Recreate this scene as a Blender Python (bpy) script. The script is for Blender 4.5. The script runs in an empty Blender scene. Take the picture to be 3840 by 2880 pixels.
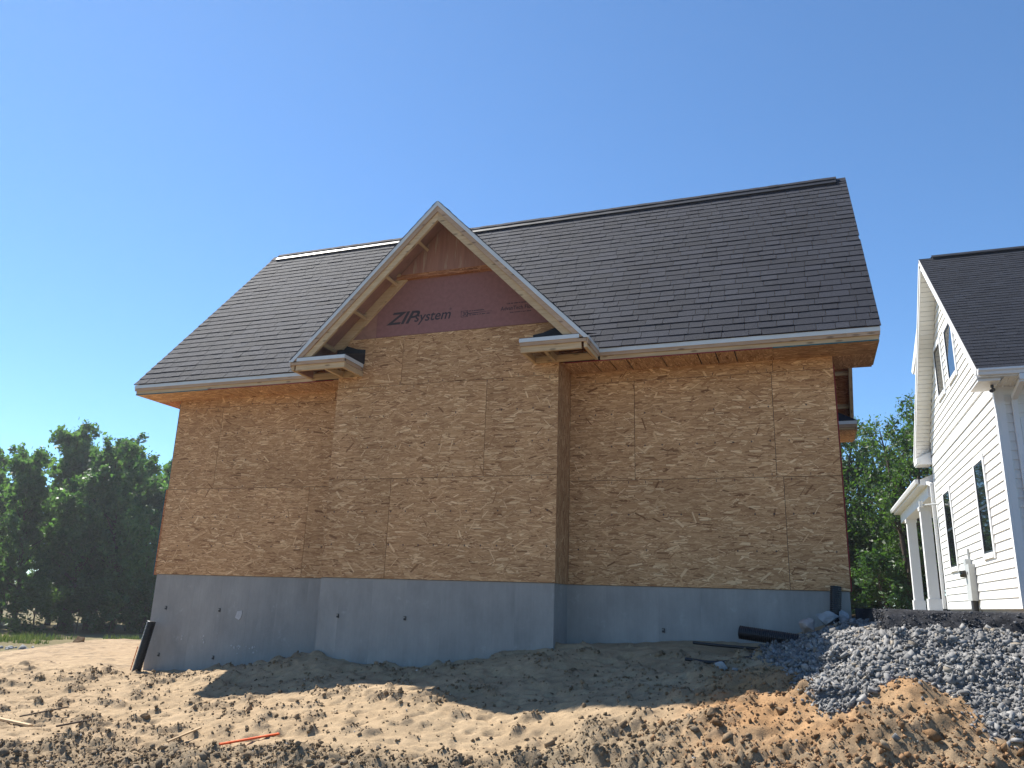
import bpy, math, random
import numpy as np
from mathutils import Vector, Matrix
R = math.radians
sc = bpy.context.scene
col = sc.collection
random.seed(7)
rng = np.random.default_rng(11)

# ------------------------------------------------------------------ camera
CAM = Vector((8.8634, -9.184, -0.1989))
YAW, PIT, ROL, FPX = 0.36, 0.2685, 0.0332, 2943.3
fw = Vector((-math.sin(YAW)*math.cos(PIT), math.cos(YAW)*math.cos(PIT), math.sin(PIT)))
r0 = Vector((math.cos(YAW), math.sin(YAW), 0)); u0 = r0.cross(fw)
rr = math.cos(ROL)*r0 + math.sin(ROL)*u0
uu = -math.sin(ROL)*r0 + math.cos(ROL)*u0
cd = bpy.data.cameras.new('camera'); cam = bpy.data.objects.new('camera', cd); col.objects.link(cam)
cam.matrix_world = Matrix(((rr.x, uu.x, -fw.x, CAM.x), (rr.y, uu.y, -fw.y, CAM.y), (rr.z, uu.z, -fw.z, CAM.z), (0, 0, 0, 1)))
cd.sensor_width = 36; cd.sensor_fit = 'HORIZONTAL'; cd.lens = FPX/3840*36; cd.clip_end = 2000; cd.clip_start = .05
sc.camera = cam

# ------------------------------------------------------------------ sky, sun, exposure
SUN_AZ, SUN_EL = R(67), R(52)           # azimuth measured from +Y towards -X
wd = bpy.data.worlds.new('World'); sc.world = wd; wd.use_nodes = True
nt = wd.node_tree; bg = nt.nodes['Background']
sky = nt.nodes.new('ShaderNodeTexSky'); sky.sky_type = 'NISHITA'; sky.sun_disc = False
sky.sun_elevation = SUN_EL; sky.sun_rotation = -SUN_AZ
sky.air_density = 1.0; sky.dust_density = 0.05; sky.ozone_density = 5.5; sky.altitude = 900
wb = nt.nodes.new('ShaderNodeMix'); wb.data_type = 'RGBA'; wb.blend_type = 'MULTIPLY'; wb.inputs[0].default_value = 1
wb.inputs[7].default_value = (.80, .97, 1.03, 1)          # the camera's cool white balance, over the whole sky
nt.links.new(sky.outputs[0], wb.inputs[6]); nt.links.new(wb.outputs[2], bg.inputs[0]); bg.inputs[1].default_value = 0.095
sl = bpy.data.lights.new('sun', 'SUN'); sl.energy = 5.0; sl.angle = R(.53); sl.color = (1, .955, .88)
so = bpy.data.objects.new('sun', sl); col.objects.link(so)
sd = Vector((-math.sin(SUN_AZ)*math.cos(SUN_EL), math.cos(SUN_AZ)*math.cos(SUN_EL), math.sin(SUN_EL)))
so.rotation_euler = sd.to_track_quat('Z', 'Y').to_euler(); so.location = (-20, 10, 25)
vs = sc.view_settings; vs.view_transform = 'Standard'; vs.look = 'None'; vs.exposure = 0.97; vs.gamma = 1

# ------------------------------------------------------------------ materials
class NT:
    def __init__(s, name):
        s.m = bpy.data.materials.new(name); s.m.use_nodes = True; s.t = s.m.node_tree
        s.b = s.t.nodes['Principled BSDF']
    def n(s, ty, **kw):
        nd = s.t.nodes.new(ty)
        for k, v in kw.items():
            if k in nd.inputs: nd.inputs[k].default_value = v
            else: setattr(nd, k, v)
        return nd
    def l(s, a, b): s.t.links.new(a, b)
    def math(s, op, a, b=None, c=None):
        nd = s.t.nodes.new('ShaderNodeMath'); nd.operation = op
        for i, v in enumerate((a, b, c)):
            if v is None: continue
            if isinstance(v, (int, float)): nd.inputs[i].default_value = v
            else: s.l(v, nd.inputs[i])
        return nd.outputs[0]
    def ramp(s, fac, stops, interp='LINEAR'):
        nd = s.t.nodes.new('ShaderNodeValToRGB'); nd.color_ramp.interpolation = interp
        el = nd.color_ramp.elements
        while len(el) < len(stops): el.new(.5)
        for e, (p, c) in zip(el, stops): e.position = p; e.color = (*c, 1)
        s.l(fac, nd.inputs[0]); return nd.outputs[0]
    def mix(s, fac, a, b, blend='MIX'):
        nd = s.t.nodes.new('ShaderNodeMix'); nd.data_type = 'RGBA'; nd.blend_type = blend; nd.clamp_factor = True
        for v, i in ((fac, 0), (a, 6), (b, 7)):
            if isinstance(v, (int, float)): nd.inputs[i].default_value = v
            elif isinstance(v, tuple): nd.inputs[i].default_value = (*v, 1)
            else: s.l(v, nd.inputs[i])
        return nd.outputs[2]
    def vec(s, v, scale=(1, 1, 1), loc=(0, 0, 0), rot=(0, 0, 0)):
        nd = s.t.nodes.new('ShaderNodeMapping'); nd.vector_type = 'TEXTURE' if False else 'POINT'
        nd.inputs['Location'].default_value = loc; nd.inputs['Rotation'].default_value = rot; nd.inputs['Scale'].default_value = scale
        s.l(v, nd.inputs['Vector']); return nd.outputs[0]
    def noise(s, v, scale, detail=3, rough=.55):
        nd = s.n('ShaderNodeTexNoise', Scale=scale, Detail=detail, Roughness=rough); s.l(v, nd.inputs['Vector']); return nd.outputs[0]
    def color(s, c):
        if isinstance(c, tuple): s.b.inputs['Base Color'].default_value = (*c, 1)
        else: s.l(c, s.b.inputs['Base Color'])
    def rough(s, r, spec=None):
        s.b.inputs['Roughness'].default_value = r
        if spec is not None: s.b.inputs['Specular IOR Level'].default_value = spec
    def bump(s, h, dist=.01, strength=.5):
        nd = s.n('ShaderNodeBump', Strength=strength, Distance=dist); s.l(h, nd.inputs['Height']); s.l(nd.outputs[0], s.b.inputs['Normal'])

def uvrand(k, amp=53.7):
    """UV in metres, moved by a random amount for each object"""
    uv = k.n('ShaderNodeUVMap').outputs[0]; oi = k.n('ShaderNodeObjectInfo')
    cmb = k.n('ShaderNodeCombineXYZ')
    k.l(k.math('MULTIPLY', oi.outputs['Random'], amp), cmb.inputs[0]); k.l(k.math('MULTIPLY', oi.outputs['Random'], amp*3.1), cmb.inputs[1])
    add = k.n('ShaderNodeVectorMath'); k.l(uv, add.inputs[0]); k.l(cmb.outputs[0], add.inputs[1])
    return add.outputs[0], oi.outputs['Random']

def m_osb(name, tint=(1, 1, 1), size=1.0):
    k = NT(name); uv, rnd = uvrand(k)
    tones = [(0, (.20, .096, .046)), (.07, (.36, .192, .091)), (.30, (.47, .268, .130)), (.62, (.55, .328, .164)), (.86, (.65, .412, .218)), (1, (.80, .560, .32))]
    tones = [(p, tuple(a*b for a, b in zip(c, tint))) for p, c in tones]
    out = k.ramp(k.noise(k.vec(uv, scale=(8, 22, 1)), 1.0, 3, .6), [(.2, tones[1][1]), (.8, tones[3][1])])
    # layers of thin rectangular strands: each Voronoi cell holds one strand turned by a random angle
    for i in range(10):
        cell = (.15, .11, .165, .13, .10, .13, .105, .14, .12, .145)[i]*size; st_, amp = ((3.0, .45), (1.5, 1.25), (2.4, .65), (3.2, .38), (1.25, 1.5), (2.2, .75), (2.9, .45), (1.6, 1.0), (2.6, .6), (1.3, 1.35))[i]
        v = k.vec(uv, scale=(1/cell, 1/cell*st_, 1), loc=(i*7.31, i*3.97, 0))
        vo = k.n('ShaderNodeTexVoronoi', voronoi_dimensions='2D', Scale=1.0, Randomness=1.0); k.l(v, vo.inputs['Vector'])
        sp = k.n('ShaderNodeSeparateColor'); k.l(vo.outputs['Color'], sp.inputs[0])
        sb = k.n('ShaderNodeVectorMath', operation='SUBTRACT'); k.l(v, sb.inputs[0]); k.l(vo.outputs['Position'], sb.inputs[1])
        un = k.vec(sb.outputs[0], scale=(1, 1/st_, 1))
        a = k.math('SUBTRACT', k.math('MULTIPLY', sp.outputs[0], 2.0), 1.0)
        ang = k.math('MULTIPLY', k.math('MULTIPLY', a, k.math('ABSOLUTE', a)), amp)
        ro = k.n('ShaderNodeVectorRotate', rotation_type='Z_AXIS'); k.l(un, ro.inputs['Vector']); k.l(ang, ro.inputs['Angle'])
        sx = k.n('ShaderNodeSeparateXYZ'); k.l(ro.outputs[0], sx.inputs[0])
        wid = k.math('MULTIPLY_ADD', k.math('MULTIPLY', sp.outputs[1], sp.outputs[1]), .078 if amp < .7 else .082, .018)
        m = k.math('MULTIPLY', k.math('LESS_THAN', k.math('ABSOLUTE', sx.outputs[1]), wid), k.math('LESS_THAN', k.math('ABSOLUTE', sx.outputs[0]), .55))
        # a hairline of shadow along one edge of the strand
        sh_ = k.math('LESS_THAN', k.math('ABSOLUTE', k.math('ADD', sx.outputs[1], .013)), wid)
        out = k.mix(k.math('MULTIPLY', sh_, .30), out, tones[0][1])
        out = k.mix(m, out, k.ramp(sp.outputs[2], tones))
    ln = k.noise(uv, 1.6, 3)
    out = k.mix(1.0, out, k.ramp(ln, [(.3, (.86, .84, .82)), (.7, (1.06, 1.05, 1.04))]), 'MULTIPLY')
    out = k.mix(1.0, out, k.ramp(rnd, [(0, (.90, .89, .88)), (1, (1.04, 1.03, 1.02))]), 'MULTIPLY')
    k.color(out); k.rough(.85, .2)
    k.bump(k.noise(uv, 60, 3), .004, .25)
    return k.m

def m_wood(name, base, dark, knots=True):
    k = NT(name); uv, rnd = uvrand(k)
    g = k.noise(k.vec(uv, scale=(2.2, 55, 1)), 1.0, 5, .6)
    c = k.ramp(g, [(.3, dark), (.62, base)])
    if knots:
        vo = k.n('ShaderNodeTexVoronoi', voronoi_dimensions='2D', Scale=1.0); k.l(k.vec(uv, scale=(2.6, 9, 1)), vo.inputs['Vector'])
        kn = k.ramp(vo.outputs['Distance'], [(.06, (1, 1, 1)), (.13, (0, 0, 0))])
        c = k.mix(k.math('MULTIPLY', kn, .75), c, tuple(x*.42 for x in dark))
    c = k.mix(1.0, c, k.ramp(rnd, [(0, (.86, .84, .80)), (1, (1.06, 1.05, 1.03))]), 'MULTIPLY')
    c = k.mix(1.0, c, k.ramp(k.noise(uv, 2.5, 3), [(.3, (.85, .84, .83)), (.7, (1.05, 1.05, 1.05))]), 'MULTIPLY')
    k.color(c); k.rough(.75, .25)
    return k.m

def m_plain(name, c, rough=.6, spec=.4, var=.0, scale=8, metal=0):
    k = NT(name)
    if var:
        uv, rnd = uvrand(k)
        n = k.noise(uv, scale, 4, .6)
        lo = tuple(x*(1-var) for x in c); hi = tuple(min(1, x*(1+var)) for x in c)
        k.color(k.ramp(n, [(.3, lo), (.7, hi)]))
    else: k.color(c)
    k.rough(rough, spec); k.b.inputs['Metallic'].default_value = metal
    return k.m

def m_shingle(name, c, contrast=1.0):
    k = NT(name); uv, rnd = uvrand(k, 11)
    at = k.n('ShaderNodeAttribute', attribute_name='shade')
    pos = k.n('ShaderNodeTexCoord').outputs['Object']
    gr = k.noise(pos, 260, 2, .8)
    base = k.ramp(at.outputs['Fac'], [(0, tuple(x*(1-.22*contrast) for x in c)), (.5, c), (1, tuple(x*(1+.26*contrast) for x in c))])
    base = k.mix(1.0, base, k.ramp(gr, [(.30, (.45, .45, .46)), (.5, (.95, .95, .95)), (.72, (1.95, 1.9, 1.85))]), 'MULTIPLY')
    base = k.mix(1.0, base, k.ramp(k.noise(pos, 1.1, 3), [(.3, (.88, .88, .90)), (.7, (1.1, 1.1, 1.08))]), 'MULTIPLY')
    k.color(base); k.rough(.8, .14)
    k.bump(gr, .006, .8)
    return k.m

def m_concrete(name):
    k = NT(name); uv, rnd = uvrand(k)
    n1 = k.noise(k.vec(uv, scale=(1.5, 2.6, 1)), 1.0, 5, .65)
    c = k.ramp(n1, [(.22, (.215, .213, .205)), (.5, (.285, .278, .262)), (.78, (.35, .338, .318))])
    st = k.noise(k.vec(uv, scale=(1.2, 40, 1)), 1.0, 3, .6)
    c = k.mix(1.0, c, k.ramp(st, [(.3, (.955, .955, .955)), (.7, (1.02, 1.02, 1.02))]), 'MULTIPLY')
    c = k.mix(1.0, c, k.ramp(rnd, [(0, (.95, .955, .96)), (1, (1.04, 1.035, 1.03))]), 'MULTIPLY')
    bl = k.noise(uv, 4.5, 4, .7)
    c = k.mix(k.math('MULTIPLY', k.ramp(bl, [(.60, (0, 0, 0)), (.72, (1, 1, 1))]), .45), c, (.42, .42, .405))
    pit = k.n('ShaderNodeTexVoronoi', Scale=26.0); k.l(uv, pit.inputs['Vector'])
    c = k.mix(k.ramp(pit.outputs['Distance'], [(.03, (.7, .7, .7)), (.07, (0, 0, 0))]), c, (.10, .10, .10))
    k.color(c); k.rough(.9, .25); k.bump(k.noise(uv, 35, 4), .004, .5)
    return k.m

def m_attr(name, rough=.9, spec=.2, grain=120, amp=.25, bump=0.0):
    k = NT(name); at = k.n('ShaderNodeAttribute', attribute_name='tone')
    pos = k.n('ShaderNodeTexCoord').outputs['Object']
    n = k.noise(pos, grain, 4, .7)
    c = k.mix(1.0, at.outputs['Color'], k.ramp(n, [(.25, (1-amp*1.6,)*3), (.5, (1, 1, 1)), (.75, (1+amp,)*3)]), 'MULTIPLY')
    n2 = k.noise(pos, 9, 4, .6)
    c = k.mix(1.0, c, k.ramp(n2, [(.3, (1-amp*.7,)*3), (.7, (1+amp*.5,)*3)]), 'MULTIPLY')
    k.color(c); k.rough(rough, spec)
    if bump: k.bump(k.math('ADD', k.noise(pos, 22, 6, .75), k.math('MULTIPLY', k.noise(pos, 110, 3, .7), .35)), bump*1.0, .7)
    return k.m

def m_leaf(name, c1, c2, c3, trans=.35):
    k = NT(name); at = k.n('ShaderNodeAttribute', attribute_name='shade')
    c = k.ramp(at.outputs['Fac'], [(0, c1), (.55, c2), (1, c3)])
    oi = k.n('ShaderNodeObjectInfo')
    c = k.mix(1.0, c, k.ramp(oi.outputs['Random'], [(0, (.8, .9, .85)), (1, (1.12, 1.05, .95))]), 'MULTIPLY')
    k.color(c); k.rough(.5, .45)
    tr = k.n('ShaderNodeBsdfTranslucent'); k.l(k.mix(1.0, c, (1.25, 1.5, .55), 'MULTIPLY'), tr.inputs[0])
    mx = k.n('ShaderNodeMixShader'); mx.inputs[0].default_value = trans
    k.l(k.b.outputs[0], mx.inputs[1]); k.l(tr.outputs[0], mx.inputs[2])
    k.l(mx.outputs[0], k.t.nodes['Material Output'].inputs[0])
    return k.m

def m_siding(name, c):
    k = NT(name); uv, rnd = uvrand(k)
    g = k.noise(k.vec(uv, scale=(3, 60, 1)), 1.0, 4, .6)
    b = k.ramp(g, [(.3, tuple(x*.955 for x in c)), (.7, c)])
    b = k.mix(1.0, b, k.ramp(k.noise(uv, 1.3, 3), [(.3, (.955, .95, .94)), (.7, (1, 1, 1))]), 'MULTIPLY')
    k.color(b); k.rough(.55, .35)
    return k.m

def m_streak(name, c, pale):
    k = NT(name); uv, rnd = uvrand(k, 0)
    g = k.noise(k.vec(uv, scale=(16, 1.6, 1)), 1.0, 4, .6)
    b = k.ramp(g, [(.3, tuple(x*.85 for x in c)), (.7, tuple(x*1.12 for x in c))])
    s = k.noise(k.vec(uv, scale=(9, .9, 1), loc=(3.3, 1.2, 0)), 1.0, 4, .7)
    b = k.mix(k.ramp(s, [(.55, (0, 0, 0)), (.66, (.7, .7, .7))]), b, pale)
    k.color(b); k.rough(.8, .2)
    return k.m

M = {}
M['osb'] = m_osb('oriented_strand_board')
M['osb_edge'] = m_osb('strand_board_narrow', (.84, .80, .78), .8)
M['osb_red'] = m_osb('strand_board_reddish', (.80, .60, .54))
M['lumber'] = m_wood('pale_lumber', (.58, .44, .27), (.46, .32, .18))
M['lumber2'] = m_wood('pinkish_lumber', (.50, .36, .25), (.40, .27, .18))
M['panel_red'] = m_plain('red_brown_sheathing', (.25, .122, .115), .75, .2, .10, 20)
M['panel_red2'] = m_plain('faded_red_sheathing', (.30, .165, .13), .8, .2, .14, 9)
M['ply_red'] = m_streak('weathered_red_plywood', (.30, .155, .115), (.44, .36, .25))
M['ink'] = m_plain('dark_ink', (.05, .043, .052), .8, .2)
M['metal_white'] = m_plain('white_drip_metal', (.56, .59, .59), .4, .5, .05, 6)
M['felt'] = m_plain('black_underlayment', (.012, .015, .022), .6, .4, .2, 20)
M['shingle'] = m_shingle('grey_shingle', (.028, .031, .043))
M['shingle_dark'] = m_shingle('dark_shingle', (.019, .022, .031), .9)
M['vent_black'] = m_plain('black_plastic', (.014, .015, .019), .5, .4, .2, 12)
M['concrete'] = m_concrete('poured_concrete')
M['tie'] = m_plain('dark_steel', (.03, .03, .032), .6, .4)
M['chalk'] = m_plain('chalky_white', (.44, .43, .43), .9, .1, .12, 30)
M['red_edge'] = m_plain('red_board_edge', (.20, .028, .030), .8, .2, .2, 14)
M['teal_edge'] = m_plain('teal_board_edge', (.030, .115, .135), .8, .2, .2, 14)
M['white'] = m_siding('white_siding', (.80, .79, .755))
M['trim'] = m_siding('white_trim', (.80, .80, .79))
M['glass'] = m_plain('window_glass', (.012, .014, .016), .03, .8)
M['black_frame'] = m_plain('black_window_frame', (.012, .012, .013), .4, .4)
M['grey_metal'] = m_plain('grey_meter_box', (.44, .45, .44), .45, .5, .06, 8)
M['dark_metal'] = m_plain('dark_grey_metal', (.05, .05, .055), .5, .5)
M['asphalt'] = m_attr('asphalt', .9, .12, 90, .5, .010)
M['soil'] = m_attr('soil', .95, .12, 130, .28, .012)
M['clod'] = m_attr('soil_clods', .95, .12, 90, .25, .006)
M['gravel'] = m_attr('crushed_stone', .8, .3, 60, .18)
M['pipe'] = m_plain('black_corrugated_plastic', (.012, .013, .016), .38, .5)
M['orange'] = m_plain('orange_paint', (.62, .10, .025), .7, .3, .2, 12)
M['stake'] = m_wood('weathered_stake', (.50, .37, .22), (.34, .23, .13), False)
M['stone_grey'] = m_plain('grey_boulder', (.26, .27, .27), .9, .2, .3, 9)
M['stone_pink'] = m_plain('pinkish_boulder', (.36, .30, .27), .9, .2, .2, 7)
M['clod_brown'] = m_plain('brown_earth', (.235, .16, .095), .95, .1, .35, 16)
M['bark'] = m_plain('bark', (.085, .065, .05), .95, .1, .4, 14)
M['leaf'] = m_leaf('oak_leaves', (.055, .10, .050), (.085, .16, .072), (.16, .25, .11), .58)
M['leaf_light'] = m_leaf('young_leaves', (.040, .075, .026), (.070, .125, .040), (.125, .185, .070), .45)
M['grass'] = m_leaf('grass_blades', (.06, .09, .02), (.11, .15, .04), (.20, .20, .07), .25)
k_ = NT('pond_water'); k_.color((.02, .035, .03)); k_.rough(.06, .5); M['water'] = k_.m

# ------------------------------------------------------------------ mesh helpers
def root_loc(o):
    while o is not None and o.parent is not None: o = o.parent
    return Vector((0, 0, 0)) if o is None else o.location
class MB:
    def __init__(s): s.v = []; s.f = []; s.uv = []; s.sh = []
    def face(s, pts, uvs=None, sh=.5):
        i = len(s.v); s.v += [tuple(p) for p in pts]; s.f.append(tuple(range(i, i+len(pts))))
        s.uv += list(uvs) if uvs else [(0, 0)]*len(pts); s.sh.append(sh)
    def obox(s, o, a, b, c, sh=.5, rot=False):
        """box from corner o along edge vectors a, b, c"""
        o, a, b, c = Vector(o), Vector(a), Vector(b), Vector(c)
        if a.cross(b).dot(c) < 0: a, b = b, a
        def quad(p, e, f):
            le, lf = e.length, f.length
            pts = [p, p+e, p+e+f, p+f]; q = [(0, 0), (le, 0), (le, lf), (0, lf)]
            if (lf > le) != rot: q = [(t[1], t[0]) for t in q]
            off = (p.x*.7+p.y*1.3, p.z+p.y*.31)
            s.face(pts, [(t[0]+off[0], t[1]+off[1]) for t in q], sh)
        quad(o, b, a); quad(o+c, a, b); quad(o, a, c); quad(o+b, c, a); quad(o, c, b); quad(o+a, b, c)
        return s
    def box(s, x0, x1, y0, y1, z0, z1, sh=.5, rot=False):
        return s.obox((x0, y0, z0), (x1-x0, 0, 0), (0, y1-y0, 0), (0, 0, z1-z0), sh, rot)
    def prism(s, poly, d, sh=.5):
        """planar polygon (list of 3d points, anticlockwise seen from the side opposite to d) pushed along d"""
        P = [Vector(p) for p in poly]; d = Vector(d)
        n = (P[1]-P[0]).cross(P[2]-P[0])
        if n.dot(d) > 0: P = P[::-1]
        ax = (P[1]-P[0]).normalized(); nn = n.normalized(); ay = nn.cross(ax)
        big = max(range(3), key=lambda i: abs(nn[i]))
        ij = [(1, 2), (0, 2), (0, 1)][big]
        u = lambda p: (p[ij[0]], p[ij[1]])
        s.face(P, [u(p) for p in P], sh); s.face([p+d for p in P[::-1]], [u(p) for p in P[::-1]], sh)
        for i in range(len(P)):
            a, b = P[i], P[(i+1) % len(P)]; L = (b-a).length; D = d.length
            s.face([b, a, a+d, b+d], [(L, 0), (0, 0), (0, D), (L, D)], sh)
        return s
    def tube(s, path, rad, n=12, caps=True, sh=.5):
        path = [Vector(p) for p in path]; m = len(path)
        if not hasattr(rad, '__len__'): rad = [rad]*m
        t0 = (path[1]-path[0]).normalized(); ref = Vector((0, 0, 1)) if abs(t0.z) < .9 else Vector((1, 0, 0))
        base = len(s.v); L = 0
        for i, p in enumerate(path):
            t = (path[min(i+1, m-1)]-path[max(i-1, 0)]).normalized(); a = t.cross(ref).normalized(); b = t.cross(a)
            for j in range(n):
                th = 2*math.pi*j/n; s.v.append(tuple(p+rad[i]*(math.cos(th)*a+math.sin(th)*b)))
        for i in range(m-1):
            L2 = L+(path[i+1]-path[i]).length
            for j in range(n):
                k = (j+1) % n
                s.f.append((base+i*n+j, base+i*n+k, base+(i+1)*n+k, base+(i+1)*n+j))
                s.uv += [(L, j/n), (L, (j+1)/n), (L2, (j+1)/n), (L2, j/n)]; s.sh.append(sh)
            L = L2
        if caps:
            s.f.append(tuple(base+j for j in range(n))[::-1]); s.uv += [(0, 0)]*n; s.sh.append(sh)
            s.f.append(tuple(base+(m-1)*n+j for j in range(n))); s.uv += [(0, 0)]*n; s.sh.append(sh)
        return s
    def build(s, name, mat, parent=None, smooth=False, kind=None):
        L = root_loc(parent) if parent is not None else Vector((0, 0, 0))
        if parent is None and s.v:
            A = np.array(s.v); L = Vector(((A[:, 0].min()+A[:, 0].max())/2, (A[:, 1].min()+A[:, 1].max())/2, A[:, 2].min()))
        me = bpy.data.meshes.new(name)
        me.from_pydata([(p[0]-L.x, p[1]-L.y, p[2]-L.z) for p in s.v], [], s.f)
        ul = me.uv_layers.new(name='UVMap'); ul.data.foreach_set('uv', np.array(s.uv, np.float32).ravel())
        at = me.attributes.new('shade', 'FLOAT', 'FACE'); at.data.foreach_set('value', np.array(s.sh, np.float32))
        me.materials.append(M[mat] if isinstance(mat, str) else mat)
        if smooth: me.polygons.foreach_set('use_smooth', [True]*len(me.polygons))
        o = bpy.data.objects.new(name, me); col.objects.link(o)
        if parent is not None: o.parent = parent
        else: o.location = L
        if kind: o['kind'] = kind
        return o
def npmesh(name, V, F, mat, parent=None, tone=None, shade=None, smooth=False, kind=None, loc=(0, 0, 0)):
    """fast mesh from arrays; tone: colour per vertex, shade: value per face"""
    me = bpy.data.meshes.new(name); L = np.array(loc, float)
    if parent is not None: L = np.array(root_loc(parent))
    V = np.asarray(V, np.float32)-L.astype(np.float32); F = np.asarray(F, np.int32)
    me.vertices.add(len(V)); me.vertices.foreach_set('co', V.ravel())
    k = F.shape[1]; me.loops.add(F.size); me.loops.foreach_set('vertex_index', F.ravel())
    me.polygons.add(len(F)); me.polygons.foreach_set('loop_start', np.arange(0, F.size, k, dtype=np.int32))
    me.update(calc_edges=True)
    if tone is not None:
        at = me.attributes.new('tone', 'FLOAT_COLOR', 'POINT'); at.data.foreach_set('color', np.c_[tone, np.ones(len(V))].astype(np.float32).ravel())
    if shade is not None:
        at = me.attributes.new('shade', 'FLOAT', 'FACE'); at.data.foreach_set('value', np.asarray(shade, np.float32))
    if smooth: me.polygons.foreach_set('use_smooth', np.ones(len(F), bool))
    me.materials.append(M[mat]); me.validate()
    o = bpy.data.objects.new(name, me); col.objects.link(o)
    if parent is not None: o.parent = parent
    else: o.location = loc
    if kind: o['kind'] = kind
    return o
def tag(o, label, cat, group=None):
    o['label'] = label; o['category'] = cat
    if group: o['group'] = group
    return o
def empty(name, loc, label, cat, group=None):
    o = bpy.data.objects.new(name, None); o.empty_display_size = .3; col.objects.link(o); o.location = loc
    return tag(o, label, cat, group)
def copy_tree(o, parent=None):
    c = o.copy(); col.objects.link(c)
    if parent is not None: c.parent = parent
    for ch in list(o.children): copy_tree(ch, c)
    return c

# noise in numpy
_P = rng.permutation(256)
def vnoise(x, y, seed=0):
    xi = np.floor(x).astype(int); yi = np.floor(y).astype(int); fx = x-xi; fy = y-yi
    fx = fx*fx*fx*(fx*(fx*6-15)+10); fy = fy*fy*fy*(fy*(fy*6-15)+10)
    def h(a, b): return _P[(_P[(a+seed*17) & 255]+b) & 255]/255.0
    return (h(xi, yi)*(1-fx)+h(xi+1, yi)*fx)*(1-fy)+(h(xi, yi+1)*(1-fx)+h(xi+1, yi+1)*fx)*fy
def fbm(x, y, oct=4, seed=0, gain=.5):
    s = 0; a = 1; t = 0
    for i in range(oct):
        s = s+a*vnoise(x*2**i+i*13.1, y*2**i-i*7.7, seed+i); t += a; a *= gain
    return s/t
def sst(a, b, x):
    t = np.clip((x-a)/(b-a), 0, 1); return t*t*(3-2*t)
CP=np.array([(0,0,-1.3),(1.4,0,-1.22),(3.1,-0.53,-0.96),(4.24,-0.53,-0.99),(5.1,-0.53,-0.89),(6.2,-0.53,-0.68),(6.4,0.1,-0.66),(7.64,0,-0.57),(8.5,-0.1,-0.54),(8.85,-0.1,-0.4),(9.1,-0.15,-0.33),(1,-1,-1.3),(-0.6,-0.3,-1.28),(-3.8,0.2,-1.4),(-2,-2,-1.45),(0,-2.2,-1.42),(4,-4,-1.5),(7,-3.5,-1.4),(1,-4,-1.62),(-3,-4,-1.7),(7,-1.0,-0.8),(7.7,-0.45,-0.66),(8.3,-0.55,-0.66),(8.6,-0.75,-0.6),(8.85,-1.0,-0.52),(9.15,-0.6,-0.36),(9.45,-1.65,-0.34),(9.6,-1.9,-0.38),(10.5,-1.9,-0.37),(12,-1.9,-0.36),(14,-1.9,-0.36),(17,-1.9,-0.4),(9.8,-2.7,-0.74),(10.5,-2.7,-0.72),(12,-2.7,-0.72),(9.6,-3.5,-1.12),(10.5,-3.5,-1.08),(12,-3.5,-1.1),(14,-3.3,-1.1),(9.5,-4.2,-1.38),(12,-4.4,-1.45),(9.5,0.5,-0.26),(9.5,-0.9,-0.28),(11,-1.2,-0.28),(14,-1.2,-0.28),(9.6,3,-0.26),(9.6,8,-0.26),(14,0.5,-0.26),(20,5,-0.26),(20,20,-0.3),(9,25,-0.4),(14,8,-0.26),(12,16,-0.26),(12,26,-0.3),(0,5,-1.2),(4,5,-0.8),(8,5,-0.4),(-4,3,-1.18),(-6,5,-1.7),(-6,0,-1.65),(-8,3,-2.1),(-9,0,-2.2),(-12,5,-2.4),(-20,12,-2.72),(-28,18,-2.85),(-35,25,-2.95),(-60,45,-3),(-30,10,-2.85),(-20,30,-3),(-5,12,-2.2),(0,30,-1.6),(-20,55,-3),(-10,-6,-2),(-40,-10,-3),(8.86,-9.2,-1.75),(20,-9,-1.7),(0,-9,-1.9),(-10,-15,-2),(10,-20,-1.8),(30,-20,-1.8),(40,10,-0.3),(40,40,-0.3),(10,55,-0.5),(60,0,-0.5),(2.46,-1.72,-1.34),(3.28,-1.7,-1.26),(4.06,-1.67,-1.16),(4.6,-1.65,-1.09),(5.21,-1.63,-1.05),(5.4,-2.16,-1.11),(6.12,-2.29,-1.12),(6.76,-2.4,-1.11),(7.53,-2.52,-1.0),(7.98,-2.59,-0.92),(8.33,-2.64,-0.86),(8.66,-2.69,-0.81),(8.89,-2.33,-0.7),(9.01,-2.03,-0.57),(9.18,-1.43,-0.39),(7.7,-1.7,-0.84),(8.5,-1.7,-0.7),(8.3,-1.2,-0.7),(9.3,-2.6,-0.68),(8.7,-3.3,-1.08),(7.6,-3.2,-1.22),(6.5,-3.1,-1.3)],float)
def _k(r): return np.sqrt(r*r+.35**2)
_n=len(CP)
_d=np.hypot(CP[:,None,0]-CP[None,:,0],CP[:,None,1]-CP[None,:,1])
_A=np.block([[_k(_d),np.ones((_n,1))],[np.ones((1,_n)),np.zeros((1,1))]])
_w=np.linalg.solve(_A,np.append(CP[:,2],0))
def H0(x,y):
    x=np.clip(np.asarray(x,float),-60,60); y=np.clip(np.asarray(y,float),-25,60)
    z=np.full(x.shape,_w[-1])
    for i in range(_n): z=z+_w[i]*_k(np.hypot(x-CP[i,0],y-CP[i,1]))
    return z

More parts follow.
